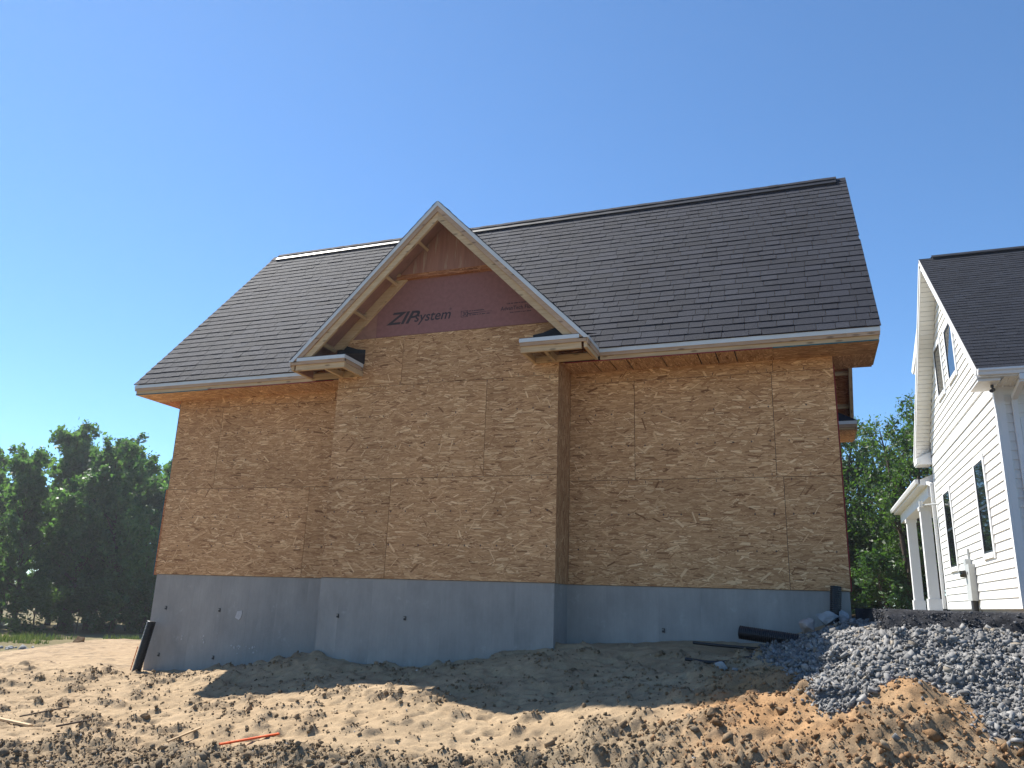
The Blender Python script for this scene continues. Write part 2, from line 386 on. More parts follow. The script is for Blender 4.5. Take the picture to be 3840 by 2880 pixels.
# ------------------------------------------------------------------ ground
GRAVEL = np.array([(8.28,-.92),(8.55,-.66),(8.84,-.52),(9.1,-.36),(9.3,-.2),(9.4,-1.4),(14.5,-1.4),(14.5,-2.85),(10.6,-2.85),(10.2,-2.9),(10.02,-3.22),(9.82,-3.22),(9.80,-2.85),(9.72,-2.62),(9.5,-2.55),(9.38,-2.62),(9.2,-2.82),(9.1,-2.96),(8.93,-3.08),(8.86,-2.9),(8.83,-2.6),(8.78,-2.2),(8.62,-1.75),(8.45,-1.3)])
def inpoly(x, y, P):
    c = np.zeros(x.shape, bool)
    for i in range(len(P)):
        (x1, y1), (x2, y2) = P[i], P[i-1]
        c ^= ((y1 > y) != (y2 > y)) & (x < (x2-x1)*(y-y1)/(y2-y1+1e-12)+x1)
    return c
MOUNDS = [(7.30,-3.05,.28,.07),(7.75,-3.2,.3,.05),(8.05,-3.05,.2,.04),(5.35,-3.80,.35,.04),(3.7,-4.2,.45,.06),(4.5,-4.05,.35,.05),(6.3,-3.62,.3,.03),
 (7.9,-1.72,.38,.04),(8.4,-1.95,.3,.03),(9.50,-2.80,.15,.11),(9.38,-3.02,.2,.06),(9.64,-3.08,.14,.06),(9.12,-3.3,.22,.05),(9.7,-3.42,.2,.05),(1.55,-.42,.25,.05),(3.15,-.72,.25,.06),(2.2,-.9,.4,.05),(7.0,-2.35,.4,.06),
 (-20.4,18.0,2.0,-.20),(-22.2,15.6,2.3,-.28),(-24.0,13.2,2.3,-.28),(-26.0,10.6,2.3,-.28)]
def masks(x, y):
    w = fbm(x*1.3, y*1.3, 3, 5)-.5
    rough = sst(-3.46, -3.80, y-np.minimum(x-3.4, 3.4)*.115+np.maximum(x-6.8, 0)*.05+w*.75)                      # lumpy spoil in the foreground
    for a, b, r_, h in MOUNDS[:7]: rough = np.maximum(rough, np.exp(-((x-a)**2+(y-b)**2)/(r_*1.1)**2))
    orange = sst(7.3, 8.5, x+w*1.2)*sst(-1.5, -2.0, y+w*.5)*sst(13, 11, x)
    return rough, orange, w
def H(x, y):
    z = H0(x, y)
    near = np.exp(-(np.maximum(0, np.hypot(x-5, y+2)-9)/5)**2)
    rough, orange, w = masks(x, y)
    for a, b, r_, h in MOUNDS: z = z+h*np.exp(-((x-a)**2+(y-b)**2)/r_**2)
    d = (fbm(x*.8, y*.8, 3, 1)-.5)*.10+(fbm(x*2.2+y*.8, y*4.6-x*.5, 4, 2)-.5)*.075
    d = d+(fbm(x*11, y*13, 3, 3)-.5)*.014+(fbm(x*30, y*34, 2, 4)-.5)*.012
    tr = fbm(x*5, y*7.5, 3, 8)
    d = d+np.clip(tr-.62, 0, 1)*.26-np.clip(.34-tr, 0, 1)*.22
    lum = fbm(x*6.5, y*7.0, 4, 6, .62)
    d = d+(rough*.75+orange*.40)*((lum-.45)*.12+np.abs(fbm(x*13, y*13, 3, 9)-.5)*.05)
    rid = 1-np.abs(fbm(x*9+y*3, y*10-x*2, 4, 61, .65)*2-1)
    d = d+(rough+orange*.45)*((rid-.72)*.06+(fbm(x*24, y*24, 2, 62)-.5)*.022)
    wall = sst(.0, .5, -y-.02)*.75+.25
    inside = 1-.95*(sst(9.1, 9.4, x)*sst(-1.9, -1.6, y))
    return z+d*near*wall*inside
def axis(a, b, st, lo, hi, g=1.28):
    c = list(np.arange(a, b, st)); s = st
    L = []; p = a
    while p > lo: s = min(s*g, 25); p -= s; L.append(p)
    s = st; p = c[-1]; U = []
    while p < hi: s = min(s*g, 25); p += s; U.append(p)
    return np.array(L[::-1]+c+U)
gx = axis(-4.5, 11.6, .021, -420, 420); gy = axis(-4.7, 2.6, .021, -300, 520)
GX, GY = np.meshgrid(gx, gy); GZ = H(GX, GY)
rough, orange, w = masks(GX, GY)
grav = inpoly(GX+w*.18, GY+w*.18, GRAVEL)
def C3(*c): return np.array(c)[None, None, :]
n1 = fbm(GX*2.1, GY*2.6, 4, 21)[..., None]; n2 = fbm(GX*7, GY*9, 4, 22)[..., None]
tone = C3(.305, .218, .130)*(1-n1)+C3(.385, .283, .175)*n1
tone = tone*(.86+.28*n2)
o_ = (orange*(.5+.9*np.clip(fbm(GX*3, GY*3, 3, 23)-.2, 0, .8)))[..., None]; o_ = np.clip(o_, 0, 1)
tone = tone*(1-o_)+C3(.31, .178, .085)*(.7+.6*n2)*o_
g_ = np.clip(rough*(.25+1.0*fbm(GX*3.3, GY*3.3, 3, 24)), 0, .9)[..., None]
tone = tone*(1-g_)+C3(.20, .155, .102)*(.7+.6*n2)*g_
dk = np.clip((fbm(GX*5, GY*7.5, 3, 8)-.62)*5, 0, .5)[..., None]         # crusty clod patches
tone = tone*(1-dk)+C3(.20, .15, .10)*dk
gr_ = grav.astype(float)[..., None]
tone = tone*(1-gr_)+C3(.11, .11, .112)*gr_
far = sst(-5, -10, GX)[..., None]*1.0
far = np.maximum(far, (sst(6, 12, GY))[..., None])
tone = tone*(1-far)+(C3(.17, .14, .07)*(.6+.8*n1))*far
nx, ny = len(gx), len(gy)
I = np.arange(nx*ny).reshape(ny, nx)
F = np.stack([I[:-1, :-1], I[:-1, 1:], I[1:, 1:], I[1:, :-1]], -1).reshape(-1, 4)
ground = npmesh('ground', np.stack([GX, GY, GZ], -1).reshape(-1, 3), F, 'soil', tone=tone.reshape(-1, 3), smooth=True, kind='structure')
ground['label'] = 'bare sandy ground of the building plot'

def hz(x, y): return float(H(np.array([x]), np.array([y]))[0])

# asphalt drive with its broken, sloping front edge
ax_ = np.concatenate([np.arange(9.292, 12.2, .022), np.arange(12.2, 40, .35)])
prof = [(-1.92, -.56), (-1.84, -.42)]+[(-1.84+.26*t, -.42+.245*math.sin(t*math.pi/2)) for t in np.linspace(.06, 1, 14)]+[(-1.5, -.168), (-1.2, -.167), (-.9, -.167), (-.6, -.167), (-.3, -.167), (-.1, -.166), (.0, -.166), (1, -.163), (3, -.16), (6, -.155), (7.4, -.15)]
PY = np.array([p[0] for p in prof]); PZ = np.array([p[1] for p in prof])
AX, AP = np.meshgrid(ax_, np.arange(len(prof)))
AY = PY[AP]; AZ = PZ[AP]
lip = (AY < -1.45)
AY = AY+lip*((fbm(AX*1.7, AX*0, 3, 31)-.5)*.16+(fbm(AX*9, AY*20, 3, 32)-.5)*.05)
AZ = AZ+lip*((fbm(AX*14, AY*40, 3, 33)-.5)*.030)*(AY < -1.52)
AZ = AZ-(1-sst(9.31, 9.46, AX))*.30*sst(-.02, -.12, AY)
AV = np.stack([AX, AY, AZ], -1).reshape(-1, 3); n_ = len(ax_); I = np.arange(AV.shape[0]).reshape(len(prof), n_)
F = np.stack([I[:-1, :-1], I[:-1, 1:], I[1:, 1:], I[1:, :-1]], -1).reshape(-1, 4)
at = (np.array([.034, .034, .037])[None, :]*(.6+.8*fbm(AV[:, 0]*30, AV[:, 1]*30+AV[:, 2]*50, 3, 34))[:, None])
asph = npmesh('asphalt_driveway', AV, F, 'asphalt', tone=at, smooth=True, kind='structure')

# scattered lumps: joined meshes of small faceted stones
ICO = np.array([(0,0,1),(.894,0,.447),(.276,.851,.447),(-.724,.526,.447),(-.724,-.526,.447),(.276,-.851,.447),(.724,.526,-.447),(-.276,.851,-.447),(-.894,0,-.447),(-.276,-.851,-.447),(.724,-.526,-.447),(0,0,-1)])
ICF = np.array([(0,1,2),(0,2,3),(0,3,4),(0,4,5),(0,5,1),(1,6,2),(2,7,3),(3,8,4),(4,9,5),(5,10,1),(6,7,2),(7,8,3),(8,9,4),(9,10,5),(10,6,1),(11,7,6),(11,8,7),(11,9,8),(11,10,9),(11,6,10)])
OCT = np.array([(1,1,1),(1,-1,1),(-1,-1,1),(-1,1,1),(1,1,-1),(1,-1,-1),(-1,-1,-1),(-1,1,-1)])*.62
OCF = np.array([(0,3,2),(0,2,1),(4,5,6),(4,6,7),(0,1,5),(0,5,4),(1,2,6),(1,6,5),(2,3,7),(2,7,6),(3,0,4),(3,4,7)])
def stones(P, S, base, faces, flat, jit, tones, sharp=False):
    """P positions, S sizes; each stone is a jittered, stretched, turned copy of the base solid"""
    n = len(P); k = len(base)
    V = base[None]*(1+rng.uniform(-jit, jit, (n, k, 1)))+rng.uniform(-jit*.35, jit*.35, (n, k, 3))
    V = V*np.stack([rng.uniform(.7, 1.35, n), rng.uniform(.6, 1.1, n), rng.uniform(flat*.7, flat*1.25, n)], -1)[:, None, :]
    a = rng.normal(size=(n, 4)); a[:, 3] *= 1.2; a[:, :2] *= (.8 if sharp else .35); a /= np.linalg.norm(a, axis=1)[:, None]
    x, y, z, w_ = a.T
    Rm = np.stack([np.stack([1-2*(y*y+z*z), 2*(x*y-z*w_), 2*(x*z+y*w_)], -1), np.stack([2*(x*y+z*w_), 1-2*(x*x+z*z), 2*(y*z-x*w_)], -1), np.stack([2*(x*z-y*w_), 2*(y*z+x*w_), 1-2*(x*x+y*y)], -1)], 1)
    V = np.einsum('nij,nkj->nki', Rm, V)*S[:, None, None]+P[:, None, :]
    Fs = faces[None]+(np.arange(n)*k)[:, None, None]
    return V.reshape(-1, 3), Fs.reshape(-1, faces.shape[1]), np.repeat(tones, k, 0)

# crushed stone bank
n = 62000
px = rng.uniform(8.1, 11.6, n); py = rng.uniform(-3.4, -.3, n)
ww = fbm(px*1.3, py*1.3, 3, 5)-.5
keep = inpoly(px+ww*.18+rng.normal(0, .045, n), py+ww*.18+rng.normal(0, .045, n), GRAVEL)
stray = rng.random(n) < .03
dst = inpoly(px+rng.normal(0, .3, n), py+rng.normal(0, .3, n), GRAVEL)
keep |= (stray & dst)
px, py = px[keep], py[keep]; n = len(px)
S = np.clip(rng.lognormal(math.log(.0108), .48, n), .005, .036)
pz = H(px, py)+S*rng.uniform(-.1, .55, n)
bright = rng.beta(2.2, 2.4, n)[:, None]
tn = np.array([.075, .074, .074])*(1-bright)+np.array([.315, .305, .29])*bright
tn = tn*np.where(rng.random((n, 1)) < .06, np.array([[1.15, 1.0, .8]]), 1)
V, F, T = stones(np.c_[px, py, pz], S*1.25, OCT, OCF, .45, .42, tn, True)
gravel = npmesh('gravel', V, F, 'gravel', tone=T, kind='stuff'); tag(gravel, 'grey crushed stone bank sloping down from the asphalt', 'gravel')

# clods of earth
def clod_field(n, xr, yr, fn, med, sig, hi):
    x = rng.uniform(*xr, n); y = rng.uniform(*yr, n); k = rng.random(n) < fn(x, y)
    x, y = x[k], y[k]; s = np.clip(rng.lognormal(math.log(med), sig, len(x)), .004, hi)
    return x, y, s
def dens(x, y):
    rg, og, w = masks(x, y); tr = fbm(x*5, y*7.5, 3, 8)
    return np.clip(.016+np.clip(tr-.62, 0, 1)*4.0+rg*.45+og*.22, 0, 1)*(1-.93*inpoly(x, y, GRAVEL))*sst(.02, -.25, y-np.where((x > 3.1) & (x < 6.2), -.53, 0))
cx, cy, cs = clod_field(42000, (-1.5, 11.2), (-4.5, -.05), dens, .0050, .66, .032)
bx_ = rng.uniform(2.4, 10.6, 2600); by_ = rng.uniform(-4.5, -1.6, 2600); rg, og, w = masks(bx_, by_); kb = (rng.random(2600) < rg*.38+og*.05) & ~inpoly(bx_, by_, GRAVEL)
cx = np.concatenate([cx, bx_[kb]]); cy = np.concatenate([cy, by_[kb]]); cs = np.concatenate([cs, np.clip(rng.lognormal(math.log(.022), .4, kb.sum()), .010, .045)])
cz = H(cx, cy)+cs*.15
rg, og, w = masks(cx, cy)
tn = np.array([.26, .185, .115])*rng.uniform(.5, 1.1, (len(cx), 1))
tn = np.where((rng.random(len(cx)) < og*.8)[:, None], np.array([.28, .165, .085])*rng.uniform(.6, 1.1, (len(cx), 1)), tn)
tn = np.where((rng.random(len(cx)) < rg*.8)[:, None], np.array([.19, .15, .105])*rng.uniform(.65, 1.2, (len(cx), 1)), tn)
tn = np.where(((rng.random(len(cx)) < .03) & (cs < .013))[:, None], np.array([.50, .47, .43]), tn)
V, F, T = stones(np.c_[cx, cy, cz], cs*1.1, ICO, ICF, .6, .42, tn, True)
# fine crumbs on the spoil and the orange soil
fx = rng.uniform(-.5, 11.0, 110000); fy = rng.uniform(-4.5, -.6, 110000)
rg, og, w = masks(fx, fy); tr = fbm(fx*5, fy*7.5, 3, 8)
kk = (rng.random(len(fx)) < np.clip(rg*.5+og*.24+np.clip(tr-.58, 0, 1)*2.2, .035, .9)) & ~inpoly(fx, fy, GRAVEL)
fx, fy, rg, og = fx[kk], fy[kk], rg[kk], og[kk]; fs = np.clip(rng.lognormal(math.log(.0052), .5, len(fx)), .002, .016)
ft = np.array([.23, .165, .10])*rng.uniform(.5, 1.3, (len(fx), 1)); ft = np.where((rng.random(len(fx)) < og*.85)[:, None], np.array([.27, .16, .085])*rng.uniform(.5, 1.2, (len(fx), 1)), ft)
V2, F2, T2 = stones(np.c_[fx, fy, H(fx, fy)+fs*.3], fs*1.5, OCT, OCF, .7, .4, ft, True)
F = np.concatenate([F, F2+len(V)]); V = np.concatenate([V, V2]); T = np.concatenate([T, T2])
# crumbled asphalt along the broken edge
ex = rng.uniform(9.36, 12.2, 5200); et = rng.beta(1.6, 1.3, 5200); ey = -1.86+.30*et+rng.normal(0, .03, 5200); ez = -.43+.245*np.sin(np.clip(et, 0, 1)*math.pi/2)+rng.normal(0, .008, 5200)
es = np.clip(rng.lognormal(math.log(.0052), .45, 5200), .003, .014); eo = np.array([.045, .045, .048])*rng.uniform(.6, 2.4, (5200, 1))
Va, Fa, Ta = stones(np.c_[ex, ey, ez], es*1.2, OCT, OCF, .7, .4, eo, True)
crumbs = npmesh('asphalt_crumbs', Va, Fa, 'gravel', tone=Ta, kind='stuff'); tag(crumbs, 'dark crumbs along the broken asphalt edge', 'crumbs')
clods = npmesh('dirt_clods', V, F, 'clod', tone=T, kind='stuff'); tag(clods, 'small clods of earth strewn over the sand', 'clods')

def rock(name, loc, size, mat, label, cat, seed, sub=2, group=None, rotz=0, sharp=.5):
    """one boulder: subdivided solid pushed in and out by planes and noise"""
    import bmesh
    bm = bmesh.new(); bmesh.ops.create_icosphere(bm, subdivisions=sub+1, radius=1)
    rs = np.random.default_rng(seed)
    pl = [Vector(rs.normal(size=3)).normalized() for _ in range(8)]; dd = rs.uniform(.34, .78, 8)
    ph = rs.uniform(0, 6, 9)
    for v in bm.verts:
        c = v.co.copy()
        for p_, d_ in zip(pl, dd):
            t = c.dot(p_)
            if t > d_: c -= p_*(t-d_)
        c *= 1+sharp*.18*(math.sin(c.x*5+ph[0])*math.sin(c.y*6+ph[1])+math.sin(c.z*9+ph[2])*math.sin(c.x*11+ph[3])*.6)
        v.co = Vector((c.x*size[0], c.y*size[1], c.z*size[2]))
    me = bpy.data.meshes.new(name); bm.to_mesh(me); bm.free()
    ul = me.uv_layers.new(name='UVMap')
    for lp in me.loops: co = me.vertices[lp.vertex_index].co; ul.data[lp.index].uv = (co.x+co.z*.5, co.y+co.z*.7)
    me.materials.append(M[mat]); o = bpy.data.objects.new(name, me); col.objects.link(o)
    o.location = loc; o.rotation_euler = (0, 0, rotz); return tag(o, label, cat, group)

# ------------------------------------------------------------------ the house under construction
XR, BL, BR, B, ZS, ZE = 9.267, 3.126, 6.196, -.526, 2.579, 2.734
OL, OR, OF = .46, .471, .482
YR, ZR = 2.334, 6.034
XG, WG, ZG, YG = 4.683, 1.9895, 4.726, -1.006
DEP = 2*YR
house = empty('house_under_construction', (4.6, 2.3, -1.3), 'unfinished house clad in bare strand board on a concrete foundation', 'house')
def part(name, mb, mat, parent=house, **kw): return mb.build(name, mat, parent, **kw)
def osb(x0, x1, z0, z1, y, mat='osb', name='strand_board_panel', g=.0026, t=.012):
    jig = random.uniform(-.0012, .0012)
    return part(name, MB().box(x0+g, x1-g, y+jig, y+t, z0+g, z1-g, rot=(x1-x0) < (z1-z0)), mat)

# foundation: a core with the imprint of each form panel as its own slightly uneven slab
part('foundation_wall', MB().prism([(.03, .04, -2.3), (XR-.03, .04, -2.3), (XR-.03, DEP-.03, -2.3), (.03, DEP-.03, -2.3)], (0, 0, 2.298))
     .prism([(BL+.03, B+.05, -2.3), (BR-.03, B+.05, -2.3), (BR-.03, .05, -2.3), (BL+.03, .05, -2.3)], (0, 0, 2.297)), 'concrete')
def form(xs, y, z1=-.002):
    for a, b in zip(xs[:-1], xs[1:]):
        j = random.uniform(-.0006, .0008)
        part('form_panel_face', MB().box(a+.0002, b-.0002, y+.014+j, y+.05, -2.2, z1), 'concrete')
form([.012, .262, .72, 1.20, 1.66, 2.12, 2.60, BL+.02], 0)
form([BL+.012, 3.42, 3.88, 4.34, 4.80, 5.26, 5.72, BR-.012], B)
form([BR-.02, 6.65, 7.25, 7.72, 8.33, 8.8, XR-.012], 0)
part('form_panel_face', MB().box(BR-.05, BR-.013, B+.05, .02, -2.2, -.002), 'concrete')
part('form_panel_face', MB().box(XR-.04, XR-.012, .05, DEP-.03, -2.2, -.002), 'concrete')
part('form_panel_face', MB().box(.012, .04, .05, DEP-.03, -2.2, -.002), 'concrete')
for x, z, y in [(.262, -.46, 0), (1.20, -.46, 0), (.25, -1.09, 0), (1.19, -1.08, 0), (3.42, -.45, B), (4.34, -.445, B), (7.3, -.47, 0)]:
    mb = MB(); yy = y+.003
    mb.tube([(x, yy, z-.012), (x, yy+.03, z-.012)], .012, 8)
    mb.box(x+.012, x+.020, yy, yy+.03, z-.026, z+.022); mb.box(x-.012, x+.016, yy+.001, yy+.03, z+.016, z+.022)
    part('form_tie', mb, 'tie')
# torn paper scrap and mortar splashes on the concrete
part('paper_scrap', MB().prism([(1.48, .006, -.55), (1.55, .006, -.58), (1.575, .006, -.55), (1.59, .006, -.49), (1.58, .006, -.45), (1.545, .006, -.462), (1.51, .006, -.465)], (0, .012, 0)), 'chalk')
mb = MB()
for i in range(26):
    x = random.choice([1.53, 1.56, 1.6, 1.66, 1.84, .95, 1.0, .62])+random.gauss(0, .03); z = (-.93 if x > 1.3 else -.86)+random.gauss(0, .03); r_ = random.uniform(.004, .016)
    pts = [(x+r_*random.uniform(.6, 1.3)*math.cos(t), .0085, z+r_*random.uniform(.6, 1.3)*math.sin(t)) for t in [j*math.pi/3 for j in range(6)]]
    mb.prism(pts, (0, .006, 0))
part('mortar_splashes', mb, 'chalk', kind='stuff')

# strand-board sheets
J = 2.434
for a in [(0, 2.4747, 0, 1.22), (2.4747, BL, 0, 1.22), (0, .8234, 1.22, J), (.8234, BL, 1.22, J), (0, .92, J, ZS+.013), (.92, 2.75, J, ZS+.013), (2.75, BL, J, ZS+.013)]: osb(*a, 0)
for a in [(BL, 4.03, 0, 1.22), (4.03, BR, 0, 1.22), (BL, 5.273, 1.22, J), (5.273, BR, 1.22, J), (BL, 4.07, J, 3.108), (4.07, BR, J, 3.108)]: osb(*a, B)
for a in [(BR, 8.6687, 0, 1.22), (8.6687, XR, 0, 1.22), (BR, 7.0039, 1.22, J), (7.0039, 8.60, 1.22, J), (8.60, XR, 1.22, J), (BR, 8.62, J, ZS+.013), (8.62, XR, J, ZS+.013)]: osb(*a, 0)
part('strand_board_panel', MB().box(BR-.012, BR+.0005, B+.001, -.001, -.001, ZS+.4), 'osb_edge')
part('strand_board_panel', MB().box(BL-.0005, BL+.012, B+.001, -.001, -.001, ZS+.4), 'osb_edge')
# solid core added to block light behind the sheathing, gable ends and rear wall
part('light_block_core', MB().prism([(.014, .013, 0), (XR-.014, .013, 0), (XR-.014, .013, ZS+.01), (.014, .013, ZS+.01)], (0, DEP-.03, 0))
     .box(BL+.013, BR-.013, B+.013, .0, .0, 3.1).prism([(.02, .05, ZS+.01), (.02, DEP-.05, ZS+.01), (.02, YR, ZR-.45)], (XR-.04, 0, 0)), 'lumber2')
zt = lambda y: ZE-.2+(y+OF if y < YR else 2*YR-y+OF)*(ZR-ZE)/(YR+OF)
for x, nm in [(-.002, 'gable_end_sheathing'), (XR-.011, 'gable_end_sheathing')]:
    pts = [(x, .0125, -.002), (x, DEP, -.002), (x, DEP, zt(DEP)), (x, YR, zt(YR)), (x, .0125, zt(.0125))]
    part(nm, MB().prism(pts, (.013, 0, 0)), 'panel_red')
part('joint_shade_sheet', MB().box(.016, XR-.016, .0124, .0129, 0, ZS+.01).box(BL+.014, BR-.014, B+.0124, B+.0129, 0, 3.1), 'felt')  # black sheet added behind the boards so their open joints read as shade
part('sheathing_edge', MB().box(XR+.0015, XR+.012, .004, .03, .0, ZS-.1), 'red_edge')
part('sheathing_edge', MB().box(-.010, -.0015, .002, .03, 1.235, ZS-.05), 'teal_edge')
part('side_chase', MB().box(-.066, -.003, .03, 1.25, -.012, 1.225, rot=True), 'osb_red')
part('sheathing_edge', MB().box(-.078, -.067, .025, 1.255, -.016, 1.23), 'teal_edge')
part('rear_wall_sheathing', MB().box(0, XR, DEP-.012, DEP+.001, 0, ZS), 'osb')

# nail heads and stud marks printed on the sheets
mb = MB()
for x0, x1, y in ((0, BL, 0), (BL, BR, B), (BR, XR, 0)):
    x = x0+.12
    while x < x1-.05:
        for zc in (1.22, J):
            if random.random() < .8: s_ = random.choice((-1, 1)); z0 = zc+s_*.028; mb.box(x-.003, x+.003, y-.0022, y-.0005, z0-.015, z0+.015)
        for zc in (.405, .81, 1.63, 2.03):
            if random.random() < .7: mb.box(x-.011, x+.011, y-.0022, y-.0005, zc-.003, zc+.003); mb.box(x-.003, x+.003, y-.0024, y-.0005, zc-.012, zc+.012)
        x += .203
part('nail_marks', mb, 'ink', kind='stuff')

# soffit boards with open joints
def soffit(edges, z0=ZS):
    for i, (a, b) in enumerate(edges):
        part('soffit_board', MB().box(a, b, -.458, -.0015, z0+random.uniform(0, .0015), z0+.0125, rot=False), 'osb')
g = .007
sl = [-.437, 1.09, 1.51, 1.92, 2.335, 2.55, 2.765, BL-.002]; soffit([(a+(g if i else 0), b-g) for i, (a, b) in enumerate(zip(sl[:-1], sl[1:]))])
sr = [BR+.002, 6.597, 6.80, 7.0, 7.415, 7.825, 8.025, 8.235]; e_ = [(a+(g if i else 0), b-g) for i, (a, b) in enumerate(zip(sr[:-1], sr[1:]))]
soffit(e_+[(8.235+g, 8.644), (8.646, 9.709)])
part('soffit_board', MB().box(9.272, 9.709, .0005, .54, ZS+.0003, ZS+.0125), 'osb'); part('soffit_board', MB().box(-.437, -.006, .0005, .50, ZS+.0003, ZS+.0125), 'osb_red')
part('soffit_shade_sheet', MB().box(.02, XR-.02, -.40, .0, ZS+.06, ZS+.075), 'felt')  # black sheet standing in for the shade above the soffit slots
for a, b, m_ in [(-.437, .9, 'teal_edge'), (.9, 3.0, 'red_edge'), (6.25, 8.644, 'red_edge'), (8.646, 9.709, 'teal_edge')]:
    part('soffit_edge', MB().box(a, b, -.4625, -.4585, ZS-.001, ZS+.0115), m_)

# eave fascia, upper board and drip edge
def eave(x0, x1, tag_):
    part('sub_fascia', MB().box(x0+.02, x1-.02, -.456, -.418, ZS+.0135, 2.70), 'lumber')
    if tag_: 
        part('fascia_board', MB().box(x0+.004, 9.40, -.4745, -.4565, 2.640, 2.712), 'lumber2'); part('fascia_board', MB().box(9.403, x1-.004, -.4755, -.4565, 2.641, 2.712), 'lumber2')
    else: part('fascia_board', MB().box(x0+.004, x1-.004, -.4745, -.4565, 2.640, 2.712), 'lumber2')
    part('drip_edge', MB().box(x0, x1, -.4835, -.475, 2.679, 2.727).box(x0, x1, -.478, -.40, 2.7275, 2.7295), 'metal_white')
eave(-OL, XG-WG+.002, False); eave(XG+WG-.002, XR+OR, True)
# returns round both gable ends
for s_, xo in ((1, XR+OR), (-1, -OL)):
    xa, xb = (xo-.05, xo-.012) if s_ > 0 else (xo+.012, xo+.05)
    part('return_fascia', MB().box(xa, xb, -.41, .52, ZS+.0135, 2.70), 'lumber')
    part('return_fascia', MB().box(*( (9.27, xo-.05) if s_ > 0 else (xo+.05, -.004)), .485, .52, ZS+.0135, 2.70), 'lumber2')
    part('underlayment', MB().prism([(xo-s_*.02, -.40, 2.702), (xo-s_*.02, .54, 2.702), (xo-s_*(abs(xo-(XR if s_ > 0 else 0))-.01), .54, 2.86), (xo-s_*(abs(xo-(XR if s_ > 0 else 0))-.01), -.40, 2.86)], (0, 0, .006)), 'felt')

# roof: deck, rakes, lookouts, shingles
SV = Vector((0, YR+OF, ZR-ZE)).normalized(); SL = math.hypot(YR+OF, ZR-ZE); NV = Vector((0, -SV.z, SV.y))
roof = MB().obox(Vector((-OL+.006, -OF+.012, ZE-.006))-NV*.030, (XR+OR+OL-.012, 0, 0), SV*(SL-.01), NV*.022).build('roof', 'osb_red', house)
RV = Vector((0, -SV.y, SV.z)); NR = Vector((0, SV.z, SV.y)); RE = DEP+OF
MB().obox(Vector((-OL+.006, RE-.012, ZE-.006))-NR*.030, (XR+OR+OL-.012, 0, 0), RV*(SL-.01), NR*.022).build('rear_deck', 'osb_red', roof)
for xo, s_ in ((XR+OR, -1), (-OL, 1)):
    for e0, vv, nn in ((Vector((0, -OF+.02, ZE-.01)), SV, NV), (Vector((0, RE-.02, ZE-.01)), RV, NR)):
        o_ = Vector((xo, e0.y, e0.z))-nn*.17
        MB().obox(o_+Vector((s_*.022, 0, 0)), (s_*.036, 0, 0), vv*(SL-.05), nn*.135).build('rake_board', 'lumber', roof)
        MB().obox(o_+Vector((s_*.003, 0, 0))+nn*.045, (s_*.018, 0, 0), vv*(SL-.04), nn*.095).build('rake_board', 'lumber2', roof)
        MB().obox(o_+Vector((-s_*.004, 0, 0))+nn*.115, (s_*.006, 0, 0), vv*(SL-.02), nn*.045).build('drip_edge', 'metal_white', roof)
        for t in (.55, 1.16, 1.77, 2.38, 2.99, 3.6):
            w_ = abs(xo-(XR if s_ < 0 else 0))-.06
            MB().obox(o_+Vector((s_*.058, 0, 0))+vv*t+nn*.05, (s_*w_, 0, 0), vv*.04, nn*.085).build('lookout', 'lumber', roof)
# rear eave and its return, seen past the right corner
part('sub_fascia', MB().box(-OL+.02, XR+OR-.02, RE-.06, RE-.026, ZS+.0135, 2.70), 'lumber')
part('soffit_board', MB().box(-.437, 9.709, DEP+.002, RE-.02, ZS, ZS+.0125), 'osb')
part('soffit_board', MB().box(9.272, 9.709, DEP-.53, DEP, ZS+.0004, ZS+.0125), 'osb')
part('return_fascia', MB().box(9.272, 9.709, DEP-.55, DEP-.512, ZS+.0135, 2.66), 'lumber')
part('return_fascia', MB().box(9.272, 9.718, DEP-.57, DEP-.551, 2.62, 2.70), 'lumber2')
part('drip_edge', MB().box(9.272, 9.735, DEP-.578, DEP-.571, 2.672, 2.725), 'metal_white')
part('return_fascia', MB().box(9.70, 9.735, DEP-.55, RE-.03, ZS+.0135, 2.70), 'lumber2')
part('underlayment', MB().prism([(9.737, DEP-.58, 2.727), (9.737, RE-.03, 2.727), (9.28, RE-.03, 2.99), (9.28, DEP-.45, 2.99)], (0, 0, .006)).prism([(9.28, DEP-.58, 2.7275), (9.737, DEP-.58, 2.7275), (9.28, DEP-.45, 2.99)], (0, .004, .004)), 'felt')

